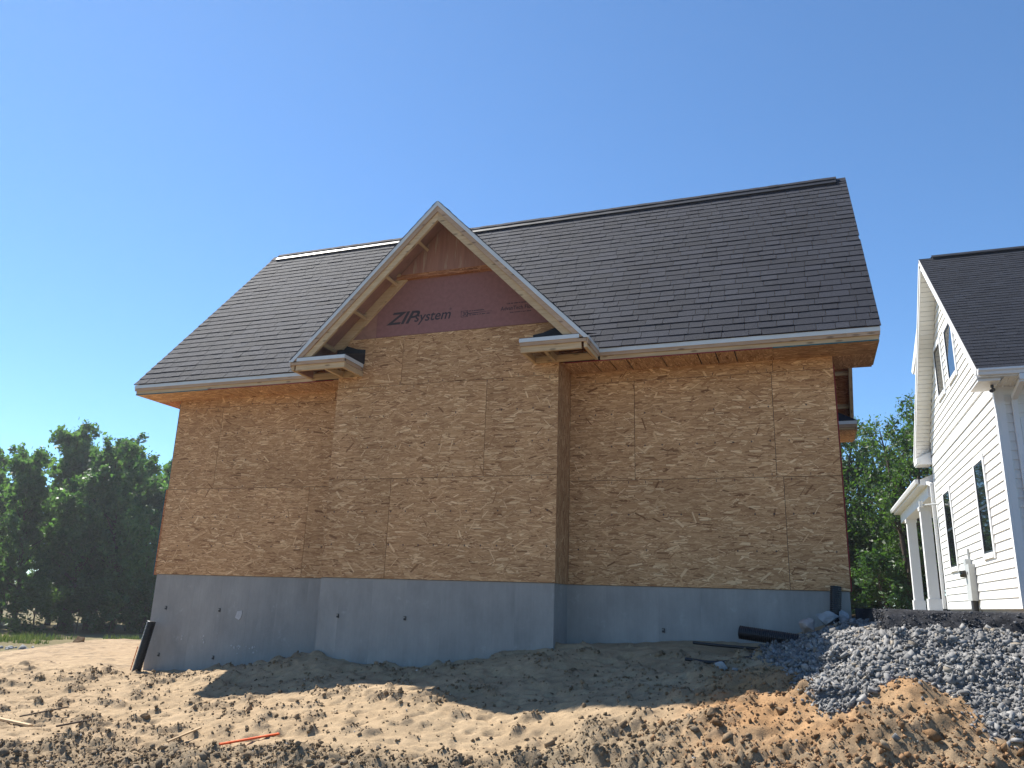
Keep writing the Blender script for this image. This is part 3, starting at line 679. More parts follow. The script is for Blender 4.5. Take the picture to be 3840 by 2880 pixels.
CAMP = np.array(CAM)
def parea(P):
    d = np.array(P)-CAMP; z = d@np.array(fw)
    if (z < .2).any(): return 0
    x = 1920+FPX*(d@np.array(rr))/z; y = 1440-FPX*(d@np.array(uu))/z
    if x.min() > 3840 or x.max() < 0 or y.min() > 2880 or y.max() < 0: return 0
    return abs(.5*np.sum(x*np.roll(y, -1)-y*np.roll(x, -1)))
def shingles(E0, U, V, N, width, length, mat, parent, clip=None, nind=0, exp=.1435, wmin=.13, wmax=.36, thick=.011, vjit=.0025):
    E0, U, V, N = Vector(E0), Vector(U), Vector(V), Vector(N)
    L = []
    rows = int(length/exp)+1
    for i in range(rows):
        v0 = i*exp; v1 = min(v0+exp+.03, length)
        if v1-v0 < .02: continue
        u = -random.uniform(0, wmin)
        while u < width:
            w_ = random.choice((random.uniform(wmin, wmin*1.6), random.uniform(wmin*1.5, wmax))); a, b = max(u, 0), min(u+w_-.005, width); u += w_
            if b-a < .015: continue
            iv = [(a, b, a, b)]
            if clip:
                iv = []
                for lo, hi in clip(v0, v1):
                    q = (max(a, lo[0]), min(b, hi[0]), max(a, lo[1]), min(b, hi[1]))
                    if q[1]-q[0] < .004 and q[3]-q[2] < .004: continue
                    q = (q[0], max(q[1], q[0]+.001), q[2], max(q[3], q[2]+.001)); iv.append(q)
            for a0, b0, a1, b1 in iv:
                dj = random.gauss(0, vjit); h = thick+random.choice((0, 0, .003))+random.uniform(0, .002)
                p = lambda uu_, vv_, hh: E0+U*uu_+V*vv_+N*hh
                top = [p(a0, v0+dj, h), p(b0, v0+dj, h+random.gauss(0, .001)), p(b1, v1, .0035), p(a1, v1, .0035)]
                low = [p(a0, v0+dj, 0), p(b0, v0+dj, 0), p(b1, v1, 0), p(a1, v1, 0)]
                L.append((top, low, random.betavariate(2, 2)))
    order = sorted(range(len(L)), key=lambda i: -parea(L[i][0])) if nind else []
    ind = set(order[:nind]); rest = MB()
    flip = U.cross(V).dot(N) < 0
    def add(mb, t, l, sh):
        fs = [t, [l[0], l[1], t[1], t[0]], [l[1], l[2], t[2], t[1]], [l[3], l[0], t[0], t[3]]]
        for f in fs: mb.face(f[::-1] if flip else f, None, sh)
    for i, (t, l, sh) in enumerate(L):
        if i in ind:
            mb = MB(); add(mb, t, l, sh); mb.build('shingle', mat, parent)
        else: add(rest, t, l, sh)
    if rest.v: rest.build('shingles', mat, parent, kind='stuff')
tanm = (ZR-ZE)/(YR+OF)
def main_clip(v0, v1):
    def half(v): return WG*(1-(v*SV.z)/(ZG-ZE))     # half width of the gable roof where it meets this height
    h0, h1 = half(v0), half(v1); c = XG+OL+.01; W = XR+OR+OL+.02
    if h1 <= 0 and h0 <= 0: return [((0, 0), (W, W))]
    h0 = max(h0, 0); h1 = max(h1, 0)
    return [((0, 0), (c-h0+.05, c-h1+.05)), ((c+h0-.02, c+h1-.02), (W, W))]
shingles((-OL-.01, -OF-.012, ZE-.004), (1, 0, 0), SV, NV, XR+OR+OL+.02, SL-.01, 'shingle', roof, main_clip, 300)
shingles((XR+OR+.01, RE+.012, ZE-.004), (-1, 0, 0), RV, NR, XR+OR+OL+.02, SL-.01, 'shingle', roof, None, 0)
# ridge vent and cap shingles
for vv, nn in ((SV, NV), (RV, NR)):
    MB().obox(Vector((-OL+.13, YR, ZR+.004))-vv*.175+nn*.012, (XR+OR+OL-.26, 0, 0), vv*.18, nn*.030).build('ridge_vent', 'vent_black', roof)
x = -OL+.12
while x < XR+OR-.2:
    x1 = min(x+.145, XR+OR-.12)
    mb = MB()
    for vv, nn in ((SV, NV), (RV, NR)):
        h = .041; a = Vector((x, YR, ZR+.008)); dv = -vv*(.075+random.gauss(0, .003)); sh = random.betavariate(2, 2)
        tilt = .010+random.uniform(0, .004)
        mb.obox(a+nn*h, (x1-x-.001, 0, random.gauss(0, .0015)), dv, nn*tilt, sh)
    mb.build('ridge_cap', 'shingle', roof); x = x1
for xa, xb in ((-OL-.008, -OL+.125), (XR+OR-.125, XR+OR+.008)):
    mb = MB()
    for vv, nn in ((SV, NV), (RV, NR)): mb.obox(Vector((xa, YR, ZR+.004))+nn*.014, (xb-xa, 0, 0), -vv*.13, nn*.008)
    mb.build('ridge_cap', 'shingle', roof)

# ---- front gable over the projecting bay
q2 = math.sqrt(.5)
gable = MB().prism([(BL+.02, B+.014, 3.09), (BR-.02, B+.014, 3.09), (XG, B+.014, ZG-.10)], (0, .6, 0)).build('gable', 'lumber2', house)
def gz(x): return ZE+WG-abs(x-XG)              # roof line at the gable (45 degrees)
for s_ in (-1, 1):
    ud = Vector((-s_*q2, 0, q2)); nn = Vector((s_*q2, 0, q2))
    e = (XG+s_*WG, ZE-.006); pts = [(e[0], YG+.004, e[1]), (e[0], -OF+.02, e[1]), (XG, 1.20, ZG-.006), (XG, YG+.004, ZG-.006)]
    MB().prism([Vector(p)-nn*.008 for p in pts], -nn*.020).build('gable_deck', 'panel_red2', gable)
    # shingles of this slope, up to the valley
    gl = WG/q2
    def gclip(v0, v1):
        f = lambda v: (v*q2)/tanm+(-OF-YG)+.02+.012
        return [((0, 0), (f(v0), f(v1)))]
    shingles((XG+s_*(WG+.008), YG-.014, ZE-.012), (0, 1, 0), ud, nn, 2.4, gl, 'shingle', gable, gclip, 0, thick=.009)
    # rake: drip edge, outer board, inner board
    def strip(d1, d2, y0, y1, zc, nm, mt, x_in=0):
        X = lambda d: XG+s_*(WG+(ZE-zc)-d/q2)
        poly = [(X(d1), y0, zc), (XG, y0, ZG-d1/q2), (XG, y0, ZG-d2/q2), (X(d2), y0, zc)]
        MB().prism(poly, (0, y1-y0, 0)).build(nm, mt, gable)
    strip(.004, .050, YG-.010, YG-.002, ZE-.035, 'drip_edge', 'metal_white')
    strip(.030, .105, YG, YG+.019, ZE-.04, 'rake_board', 'lumber2')
    strip(.036, .185, YG+.020, YG+.058, ZE+.005, 'rake_board', 'lumber')
    strip(.034, .160, B-.040, B-.001, 2.98, 'rake_nailer', 'lumber')
    for t in (.40, 1.00, 1.62, 2.24):
        o_ = Vector((XG+s_*WG, YG+.0585, ZE))+ud*t-nn*.118
        MB().obox(o_, (0, B-.041-YG-.0585, 0), ud*.040, nn*.084).build('lookout', 'lumber', gable)
MB().prism([(3.645, B-.0005, 3.1105), (BR-.002, B-.0005, 3.1105), (BR-.002, B-.0005, gz(BR)-.03), (5.51, B-.0005, 3.878), (3.935, B-.0005, gz(3.935)-.05), (3.645, B-.0005, gz(3.645)-.05)], (0, .012, 0)).build('red_sheathing_panel', 'panel_red', gable)
MB().prism([(BL+.002, B+.0006, 3.1105), (3.642, B+.0006, 3.1105), (3.642, B+.0006, gz(3.642)-.05), (BL+.002, B+.0006, gz(BL)-.02)], (0, .011, 0)).build('red_sheathing_panel', 'panel_red2', gable)
MB().prism([(3.98, B-.066, 3.945), (XG+(XG-3.98), B-.066, 3.945), (XG, B-.066, gz(XG)-.045)], (0, .012, 0)).build('red_plywood_panel', 'ply_red', gable)
MB().box(3.93, 2*XG-3.93, B-.066, B-.001, 3.884, 3.9435).build('ledger', 'osb_red', gable)
MB().box(3.86, 3.985, B-.078, B-.067, 3.925, 3.962).build('ledger_block', 'lumber', gable)

# eave returns at both feet of the gable
def eave_return(s_):
    X = lambda x: XG+s_*(XG-x) if s_ > 0 else x
    rt = None
    def bx(nm, x0, x1, y0, y1, z0, z1, mt):
        nonlocal rt
        a, b = sorted((X(x0), X(x1)))
        o = MB().box(a, b, y0, y1, z0, z1).build(nm, mt, rt or house)
        if rt is None: rt = o
        return o
    bx('eave_return', 2.70, 3.498, YG, YG+.019, 2.656, 2.712, 'lumber2')
    bx('return_board', 2.765, 3.495, YG+.020, YG+.057, ZS+.004, 2.668, 'lumber')
    bx('side_fascia', 2.6965, 2.734, YG+.02, -.476, ZS+.012, 2.700, 'lumber')
    bx('side_fascia', 2.6845, 2.696, YG+.001, -.476, 2.634, 2.708, 'lumber2')
    bx('drip_edge', 2.676, 2.684, YG-.004, -.484, 2.689, 2.728, 'metal_white')
    bx('drip_edge', 2.785, 3.499, YG-.009, YG-.001, 2.700, 2.746, 'metal_white')
    bx('drip_edge', 3.4995, 3.507, YG-.009, B-.03, 2.700, 2.746, 'metal_white')
    bx('end_board', 3.482, 3.4985, YG+.0585, B-.03, 2.650, 2.699, 'lumber2')
    bx('end_joist', 3.452, 3.490, YG+.0585, B-.003, ZS+.003, 2.649, 'lumber')
    bx('joist', 3.185, 3.222, YG+.0585, B-.042, ZS, 2.66, 'lumber')
    bx('wall_ledger', 2.736, 3.450, B-.041, B-.002, ZS+.002, 2.66, 'lumber')
    bx('inner_panel', 2.7345, 2.748, YG+.0585, B-.0415, ZS+.02, 2.70, 'panel_red2')
    P = lambda x, y, z: (X(x), y, z)
    mb = MB()
    mb.prism([P(2.70, YG-.004, 2.747), P(3.506, YG-.004, 2.747), P(3.504, B-.008, 2.90), P(2.70, B-.008, 2.90)], (0, 0, .006))
    mb.prism([P(3.506, YG+.02, 2.7475), P(3.506, B-.010, 2.7475), P(3.506, B-.010, 2.898)], (-.004 if s_ < 0 else .004, 0, 0))
    mb.prism([P(3.505, B-.005, 2.76), P(3.505, B-.005, 2.955), P(3.38, B-.005, 2.972), P(3.20, B-.005, 3.035), P(3.08, B-.005, 3.02), P(3.04, B-.005, 2.76)], (0, .003, 0))
    mb.build('underlayment', 'felt', rt)
eave_return(-1); eave_return(1)

# lettering printed on the red sheathing
def text(s, x, z, h, shear=0, bold=0, sx=1, parent=gable, y=B-.0022):
    cu = bpy.data.curves.new('t', 'FONT'); cu.body = s; cu.size = 1; cu.shear = shear; cu.offset = bold; cu.extrude = 0; cu.resolution_u = 3
    ob = bpy.data.objects.new('t', cu); col.objects.link(ob)
    me = bpy.data.meshes.new_from_object(ob.evaluated_get(bpy.context.evaluated_depsgraph_get()))
    bpy.data.objects.remove(ob); me.name = 'lettering'
    k = h/.70; L = root_loc(parent)
    co = np.empty(len(me.vertices)*3); me.vertices.foreach_get('co', co); co = co.reshape(-1, 3)
    out = np.c_[x+co[:, 0]*k*sx-L.x, np.full(len(co), y-L.y), z+co[:, 1]*k-L.z]; me.vertices.foreach_set('co', out.ravel()); me.update()
    me.materials.clear(); me.materials.append(M['ink'])
    o = bpy.data.objects.new('lettering', me); col.objects.link(o); o.parent = parent
    return o
text('ZIP', 3.80, 3.275, .165, .42, .022, 1.25)
text('system', 4.195, 3.285, .135, .25, .012, .98)
text('\u00ae', 4.705, 3.40, .03)
text('30', 4.892, 3.298, .055, 0, .012)
mb = MB(); y = B-.0021
for a in [(4.872, 4.970, 3.282, 3.288), (4.872, 4.970, 3.362, 3.368), (4.872, 4.878, 3.288, 3.362), (4.964, 4.970, 3.288, 3.362)]: mb.box(a[0], a[1], y, y+.001, a[2], a[3])
mb.prism([(4.972, y, 3.318), (5.32, y, 3.335), (4.972, y, 3.330)], (0, .001, 0))
for z0, x0, x1, h in [(3.350, 4.985, 5.19, .014), (3.296, 4.985, 5.27, .014), (3.395, 5.50, 5.80, .016), (3.275, 5.55, 5.82, .012)]:
    x = x0
    while x < x1:
        w_ = random.uniform(.006, .014); mb.box(x, x+w_, y, y+.001, z0+random.uniform(0, .003), z0+h); x += w_+random.choice((.004, .004, .012))
mb.build('printed_marks', 'ink', gable)
text('AdvanTech Floor', 5.42, 3.318, .05, 0, .01, .92)

# ------------------------------------------------------------------ the finished white house next door
XN, N0, N1, NX1 = 12.45, 7.70, 16.20, 23.0
NE, NEZ, NA, NAZ, NXO = 6.94, 4.23, 11.92, 8.63, 12.05
nb = empty('white_house', (17, 12, -.3), 'finished white house with lap siding and dark shingle roof next door', 'house')
def npart(name, mb, mat, parent=nb, **kw): return mb.build(name, mat, parent, **kw)
tn_ = (NAZ-NEZ)/(NA-NE)
NE2 = 2*NA-NE
und = lambda y: NEZ-.17+(y-NE if y < NA else NE2-y)*tn_
# solid core and foundation
npart('wall_core', MB().prism([(XN+.02, N0+.02, -.06), (XN+.02, N1-.02, -.06), (XN+.02, N1-.02, 4.05), (XN+.02, NA, und(NA)-.02), (XN+.02, N0+.02, 4.05)], (NX1-XN, 0, 0)), 'trim')
npart('foundation', MB().box(XN+.03, NX1, N0+.03, N1-.03, -1.2, -.058), 'concrete')
E7 = .178
# lap boards of the gable wall
z = -.03; 
while z < 8.3:
    z1 = z+E7
    if not (3.86 < z+.05 < 4.16):
        y0, y1 = N0+.09, N1-.09
        if z > 3.9:
            lo = NE+(z-(NEZ-.19))/tn_; hi = NE2-(z-(NEZ-.19))/tn_; lo1 = NE+(z1-(NEZ-.19))/tn_; hi1 = NE2-(z1-(NEZ-.19))/tn_
            a0, b0, a1, b1 = max(y0, lo), min(y1, hi), max(y0, lo1), min(y1, hi1)
        else: a0 = a1 = y0; b0 = b1 = y1
        if b1 > a1 and b0 > a0:
            x0, x1 = XN-.030, XN-.005
            mb = MB(); L = b0-a0
            t = [(x0, b0, z), (x0, a0, z), (x1, a1, z1+.012), (x1, b1, z1+.012)]
            mb.face(t, [(0, 0), (L, 0), (L, E7), (0, E7)])
            mb.face([(x0, a0, z), (x0, b0, z), (XN+.01, b0, z), (XN+.01, a0, z)], [(0, 0), (L, 0), (L, .02), (0, .02)])
            npart('siding_board', mb, 'white')
    z = z1
npart('band_board', MB().box(XN-.026, XN+.01, N0+.02, N1-.02, 3.93, 4.17), 'trim'); npart('band_cap', MB().box(XN-.034, XN+.01, N0+.02, N1-.02, 3.905, 3.928), 'trim')
npart('base_board', MB().box(XN-.024, XN+.01, N0+.02, N1-.02, -.058, -.031), 'trim')
npart('corner_board', MB().box(XN-.03, XN+.02, N0-.03, N0+.10, -.057, 4.06), 'trim'); npart('corner_board', MB().box(XN+.021, XN+.13, N0-.0295, N0+.02, -.0565, 4.06), 'trim')
npart('corner_board', MB().box(XN-.03, XN+.02, N1-.10, N1+.03, -.057, 4.06), 'trim')
# lap boards of the wall that faces the viewer
z = -.03
while z < 4.0:
    x0, x1 = XN+.13, NX1; ya, yb = N0-.016, N0+.001
    mb = MB(); L = x1-x0
    mb.face([(x0, ya, z), (x1, ya, z), (x1, yb, z+E7+.01), (x0, yb, z+E7+.01)], [(0, 0), (L, 0), (L, E7), (0, E7)])
    mb.face([(x1, ya, z), (x0, ya, z), (x0, N0+.02, z), (x1, N0+.02, z)], [(0, 0), (L, 0), (L, .02), (0, .02)])
    npart('siding_board', mb, 'white'); z += E7
def window(y0, y1, z0, z1, rail=True, tw=.11):
    x = XN-.050
    w = MB().box(x, XN, y0-tw, y0, z0-tw-.02, z1+tw).box(x, XN, y1, y1+tw, z0-tw-.02, z1+tw).box(x-.004, XN, y0-.001, y1+.001, z1, z1+tw+.01).box(x-.014, XN, y0-.001, y1+.001, z0-tw, z0)
    o = npart('window', w, 'trim')
    f = .045; xf = XN-.042
    fr = MB().box(xf, XN, y0, y0+f, z0, z1).box(xf, XN, y1-f, y1, z0, z1).box(xf, XN, y0+f, y1-f, z0, z0+f).box(xf, XN, y0+f, y1-f, z1-f, z1)
    fr.build('frame', 'black_frame', o)
    zm = (z0+z1)/2
    if rail:
        MB().box(xf-.004, XN, y0+f, y1-f, zm-.028, zm+.028).build('meeting_rail', 'black_frame', o)
        MB().box(XN-.031, XN-.004, y0+f, y1-f, z0+f, zm-.028).build('pane', 'glass', o); MB().box(XN-.035, XN-.010, y0+f, y1-f, zm+.028, z1-f).build('pane', 'glass', o)
    else: MB().box(XN-.033, XN-.006, y0+f, y1-f, z0+f, z1-f).build('pane', 'glass', o)
window(9.40, 10.32, 1.06, 2.95); window(13.80, 14.78, .99, 2.91); window(10.98, 11.92, 5.35, 6.60, False); window(12.75, 13.67, 5.35, 6.61, False)
# roof and its edges
nsv = Vector((0, NA-NE, NAZ-NEZ)).normalized(); nsl = math.hypot(NA-NE, NAZ-NEZ); nnv = Vector((0, -nsv.z, nsv.y))
nrv = Vector((0, -nsv.y, nsv.z)); nnr = Vector((0, nsv.z, nsv.y))
nroof = npart('roof', MB().obox(Vector((NXO+.01, NE+.01, NEZ-.006))-nnv*.03, (NX1+.4-NXO, 0, 0), nsv*(nsl-.01), nnv*.022).obox(Vector((NXO+.01, NE2-.01, NEZ-.006))-nnr*.03, (NX1+.4-NXO, 0, 0), nrv*(nsl-.01), nnr*.022), 'trim')
shingles((NXO-.01, NE-.015, NEZ-.004), (1, 0, 0), nsv, nnv, 5.2, nsl-.01, 'shingle_dark', nroof, None, 300, wmin=.14, wmax=.34)
shingles((NXO+5.192, NE-.015, NEZ-.004), (1, 0, 0), nsv, nnv, NX1+.4-NXO-5.2, nsl-.01, 'shingle_dark', nroof, None, 0, wmin=.2, wmax=.34)
shingles((NX1+.4, NE2+.015, NEZ-.004), (-1, 0, 0), nrv, nnr, NX1+.4-NXO, nsl-.01, 'shingle_dark', nroof, None, 0, wmin=.3, wmax=.4)
for vv, nn in ((nsv, nnv), (nrv, nnr)):
    MB().obox(Vector((NXO+.30, NA, NAZ+.004))-vv*.15+nn*.014, (NX1-NXO-.5, 0, 0), vv*.155, nn*.04).build('ridge_vent', 'vent_black', nroof)
    e0 = Vector((NXO, NE if vv.y > 0 else NE2, NEZ-.006))
    MB().obox(e0-nn*.20+Vector((0, 0, 0)), (.022, 0, 0), vv*(nsl-.02), nn*.165).build('rake_trim', 'trim', nroof)
    MB().obox(e0-nn*.10+Vector((-.02, 0, 0)), (.019, 0, 0), vv*(nsl-.01), nn*.088).build('rake_trim', 'trim', nroof)
    # ribbed soffit strips under the rake
    n_ = 46
    for i in range(n_):
        a = nsl*i/n_; b = nsl*(i+1)/n_
        if i > n_-3 : continue
        o_ = e0-nn*(.185+.003*(i % 2))+Vector((.024, 0, 0))+vv*(a+.004)
        MB().obox(o_, (XN-NXO-.05, 0, 0), vv*(b-a-.010), nn*.012).build('soffit_strip', 'white', nroof)
    MB().obox(e0-nn*.168+Vector((.024, 0, 0)), (XN-NXO-.05, 0, 0), vv*(nsl-.2), nn*.01).build('soffit_backing', 'dark_metal', nroof)
x = NXO+.28
while x < NXO+5.4:
    mb = MB()
    for vv, nn in ((nsv, nnv), (nrv, nnr)): mb.obox(Vector((x, NA, NAZ+.008))+nn*.054, (.2, 0, 0), -vv*.14, nn*.011, random.random())
    mb.build('ridge_cap', 'shingle_dark', nroof); x += .201
# near eave: gutter, soffit and boxed return
gp = [(NE-.015, NEZ-.02), (NE-.125, NEZ-.02), (NE-.125, NEZ-.055), (NE-.095, NEZ-.085), (NE-.08, NEZ-.135), (NE-.015, NEZ-.135)]
npart('gutter', MB().prism([(NXO-.005, a, b) for a, b in gp], (NX1-NXO, 0, 0)), 'trim')
npart('gutter_cap', MB().prism([(NXO-.0095, NE-.02, NEZ-.025), (NXO-.0095, NE-.11, NEZ-.025), (NXO-.0095, NE-.08, NEZ-.13), (NXO-.0095, NE-.02, NEZ-.13)], (.004, 0, 0)), 'trim')
npart('eave_fascia', MB().box(NXO+.03, NX1, NE-.012, NE+.015, NEZ-.165, NEZ-.03), 'trim')
xs = NXO+.42
while xs < NXO+4.5:
    npart('soffit_strip', MB().box(xs+.004, xs+.10, NE+.016, N0-.02, NEZ-.172, NEZ-.16), 'white'); xs += .104
npart('eave_return', MB().box(NXO-.002, XN-.032, NE+.05, N0+.12, NEZ-.222, NEZ-.173).box(NXO-.022, XN-.032, NE+.03, N0+.10, NEZ-.172, NEZ-.10).box(NXO-.03, XN-.032, NE+.02, N0+.04, NEZ-.099, NEZ-.075), 'trim')
npart('eave_return', MB().prism([(NXO+.0, N1-.05, NEZ-.24), (XN-.032, N1-.05, NEZ-.24), (XN-.032, N1-.05, NEZ+.12), (NXO+.0, N1-.05, NEZ-.04)], (0, .60, 0)), 'trim')
npart('eave_return', MB().box(NXO-.022, NXO-.001, N1-.09, N1+.60, NEZ-.20, NEZ-.07), 'trim')
# downspout on the shaded wall and one at the far corner
def downspout(p, w=.075, d=.055):
    mb = MB()
    for a, b in zip(p[:-1], p[1:]):
        a, b = Vector(a), Vector(b); t = (b-a)
        if abs(t.z) > abs(t.x)+abs(t.y): mb.obox(a-Vector((w/2, d/2, 0)), t, (w, 0, 0), (0, d, 0))
        else: mb.obox(a-Vector((w/2, 0, d/2)), t+Vector((0, 0, 0)), (w, 0, 0), (0, 0, d*1.2))
    npart('downspout', mb, 'trim')
downspout([(12.735, NE-.06, 4.08), (12.735, NE-.06, 3.97), (12.735, N0-.06, 3.80), (12.735, N0-.06, -.05)], .09, .07)
downspout([(XN-.20, 16.75, 3.56), (XN-.08, 16.35, 3.42), (XN-.08, 16.35, -.05)], .08, .07)
# security camera under the near soffit
npart('security_camera', MB().tube([(12.33, 7.30, 4.0), (12.33, 7.30, 3.95)], .028, 10).tube([(12.33, 7.30, 3.945), (12.33, 7.29, 3.91)], .012, 8).tube([(12.36, 7.36, 3.925), (12.29, 7.22, 3.865)], .034, 12), 'dark_metal')
# window in the shaded wall at the picture's edge
w = npart('window', MB().box(12.80, 12.90, N0-.035, N0, 1.2, 3.44).box(12.9, 14.3, N0-.035, N0, 3.34, 3.44).box(14.3, 14.4, N0-.035, N0, 1.2, 3.44).box(12.9, 14.3, N0-.035, N0, 1.2, 1.3), 'trim')
MB().box(12.9, 14.3, N0-.018, N0-.004, 1.3, 3.34).build('pane', 'glass', w); MB().box(13.58, 13.62, N0-.028, N0-.019, 1.3, 3.34).build('mullion', 'black_frame', w)
# electricity meter cabinet
mt = npart('meter_box', MB().box(XN-.16, XN-.022, 11.60, 12.16, .12, .93), 'grey_metal')
MB().box(XN-.155, XN-.023, 11.95, 12.24, .935, 1.06).build('hub', 'grey_metal', mt); MB().tube([(XN-.09, 11.80, .12), (XN-.09, 11.80, -.2)], .075, 12).build('conduit', 'dark_metal', mt)
MB().tube([(XN-.05, 12.10, 1.06), (XN-.05, 12.10, 1.30)], .03, 10).build('conduit', 'grey_metal', mt)
MB().tube([(XN-.16, 12.02, .72), (XN-.28, 12.02, .72)], [.085, .078], 16).build('meter', 'glass', mt); MB().box(XN-.166, XN-.1605, 11.78, 11.84, .70, .76).build('latch', 'black_frame', mt)
# wall bracket lamp beside the porch
lb = npart('bracket_lamp', MB().tube([(XN-.02, 16.0, 2.82), (XN-.42, 16.25, 2.82)], .025, 8), 'grey_metal')
MB().tube([(XN-.42, 16.25, 2.76), (XN-.42, 16.25, 2.93)], .055, 12).build('lamp_head', 'grey_metal', lb)
MB().box(XN-.035, XN-.02, 15.94, 16.06, 2.70, 2.92).build('wall_plate', 'trim', lb)
# porch at the far end
PY0, PY1, PZ_ = 16.62, 24.6, 3.60
npart('porch_roof', MB().prism([(NXO+.03, PY0, PZ_), (NXO+.03, PY0, PZ_-.10), (16, PY0, PZ_-.10), (16, PY0, PZ_+1.3)], (0, PY1-PY0, 0)), 'shingle_dark')
npart('porch_gutter', MB().prism([(NXO+.025, PY0-.02, PZ_+.02), (NXO-.075, PY0-.02, PZ_+.02), (NXO-.075, PY0-.02, PZ_-.02), (NXO-.04, PY0-.02, PZ_-.10), (NXO+.025, PY0-.02, PZ_-.10)], (0, PY1-PY0+.04, 0)), 'trim')
npart('porch_soffit', MB().box(NXO+.03, 12.36, PY0+.01, PY1, PZ_-.155, PZ_-.102), 'trim')
npart('porch_end_panel', MB().prism([(NXO+.06, PY0-.012, PZ_+.01), (NXO+.06, PY0-.012, PZ_-.15), (XN+.1, PY0-.012, PZ_-.15), (XN+.1, PY0-.012, PZ_+.20)], (0, .010, 0)), 'trim')
npart('porch_beam', MB().box(12.30, 12.66, PY0+.02, PY1-.2, 3.10, PZ_-.157), 'trim')
npart('porch_ceiling', MB().box(12.662, 16, PY0+.02, PY1-.2, PZ_-.30, PZ_-.157), 'trim')
for y in (18.95, 22.8):
    c_ = npart('porch_column', MB().box(12.33, 12.63, y, y+.30, .25, 2.98), 'trim')
    MB().box(12.29, 12.67, y-.04, y+.34, -.16, .25).build('base', 'trim', c_); MB().box(12.30, 12.66, y-.03, y+.33, 2.98, 3.098).build('capital', 'trim', c_)
npart('porch_slab', MB().box(12.1, 17, N1+.05, 25.2, -.35, -.161), 'concrete')
# cross gable roof edge showing beyond the rake
cg = npart('cross_gable', MB().prism([(12.15, 15.86, 6.76), (12.15, 15.70, 6.60), (12.15, 14.6, 6.20), (12.15, 13.5, 7.2), (12.15, 13.76, 7.60)], (.5, 0, 0)), 'white')
for a_, b_, w_ in ((0, 0, .10), (-.16, -.10, .06)):
    MB().prism([(12.12, 15.98+a_, 6.76+b_), (12.12, 15.98+a_-.10, 6.76+b_-w_), (12.12, 13.70+a_, 7.52+b_-w_), (12.12, 13.78+a_, 7.60+b_)], (.028, 0, 0)).build('rake_trim', 'trim', cg)

# ------------------------------------------------------------------ pipes, hoses, rocks, sticks
def corrugated(name, p0, p1, r_, label, group='black corrugated drain pipes', ribs=None, cut=0, stripe=False):
    p0, p1 = Vector(p0), Vector(p1); L = (p1-p0).length; n_ = int(L/.020); path = []; rad = []
    for i in range(n_*4+1):
        t = i/(n_*4); path.append(p0.lerp(p1, t)); rad.append(r_*(1 if i % 4 in (1, 2) else .90))
    mb = MB(); mb.tube(path, rad, 20, caps=False)
    o = mb.build(name, 'pipe', None, smooth=False); tag(o, label, 'pipe', group)
    d = (p1-p0).normalized()
    MB().tube([p0+d*.002, p0+d*.004], [r_*.86, r_*.86], 20).build('pipe_end', 'felt', None).parent = o
    ch = o.children[0]; ch.matrix_parent_inverse = o.matrix_basis.inverted()
    return o
pz = hz(.10, -.16)
lp = corrugated('drain_pipe', (.19, -.14, pz+.67), (.10, -.20, pz-.03), .062, 'black corrugated pipe leaning upright against the left foundation corner')
mb = MB().tube([(.035, -.235, pz+.02), (.075, -.205, pz+.33)], .006, 6); so_ = mb.build('stripe', 'orange', None); so_.parent = lp; so_.matrix_parent_inverse = lp.matrix_basis.inverted()
corrugated('drain_pipe', (9.12, -.11, .045), (9.085, -.16, hz(9.08, -.16)-.04), .058, 'short black corrugated pipe standing at the right foundation corner')
corrugated('drain_pipe', (8.165, -.50, -.44), (8.95, -.66, -.52), .068, 'thick black corrugated pipe lying level out of the stone bank')
def hose(pts, r_, label):
    P = [Vector(p) for p in pts]; path = []
    for i in range(len(P)-1):
        a = P[max(i-1, 0)]; b = P[i]; c = P[i+1]; d = P[min(i+2, len(P)-1)]
        for t in np.linspace(0, 1, 8, endpoint=False):
            path.append(.5*((2*b)+(-a+c)*t+(2*a-5*b+4*c-d)*t*t+(-a+3*b-3*c+d)*t**3))
    path.append(P[-1]); o = MB().tube(path, r_, 10).build('hose', 'pipe', None, smooth=True); tag(o, label, 'hose', 'thin black hoses')
def gp_(x, y, dz=0): return (x, y, hz(x, y)+dz)
hose([(7.68, -.40, -.568), (7.9, -.42, -.580), (8.2, -.46, -.590), (8.5, -.52, -.600), (8.80, -.64, -.64)], .016, 'thin black hose reaching out under the thick pipe')
hose([gp_(7.68, -1.0, .04), gp_(7.9, -1.0, .016), gp_(8.1, -.97, .014), gp_(8.28, -.92, .012), gp_(8.5, -.86, -.03)], .018, 'thin black hose lying on the shaded sand, nearest the viewer')
rock('boulder', (8.83, -.42, hz(8.83, -.42)+.075), (.115, .10, .10), 'stone_pink', 'pinkish angular boulder against the concrete, left of the grey one', 'rock', 3)
rock('boulder', (9.0, -.36, hz(9.0, -.36)+.09), (.125, .09, .095), 'stone_grey', 'rough grey boulder at the foot of the short upright pipe', 'rock', 5)
rock('boulder', (9.175, -.24, hz(9.17, -.24)+.075), (.05, .07, .10), 'stone_grey', 'narrow grey stone slab tilted against the right foundation corner', 'rock', 9)
rock('boulder', (8.1, -1.75, hz(8.1, -1.75)+.01), (.07, .06, .05), 'stone_grey', 'bluish grey stone half buried in the shaded dirt mound', 'rock', 12)
rock('boulder', (-3.9, 2.4, hz(-3.9, 2.4)+.05), (.13, .10, .12), 'clod_brown', 'brown lump of earth on the sand crest near the pond', 'rock', 14)
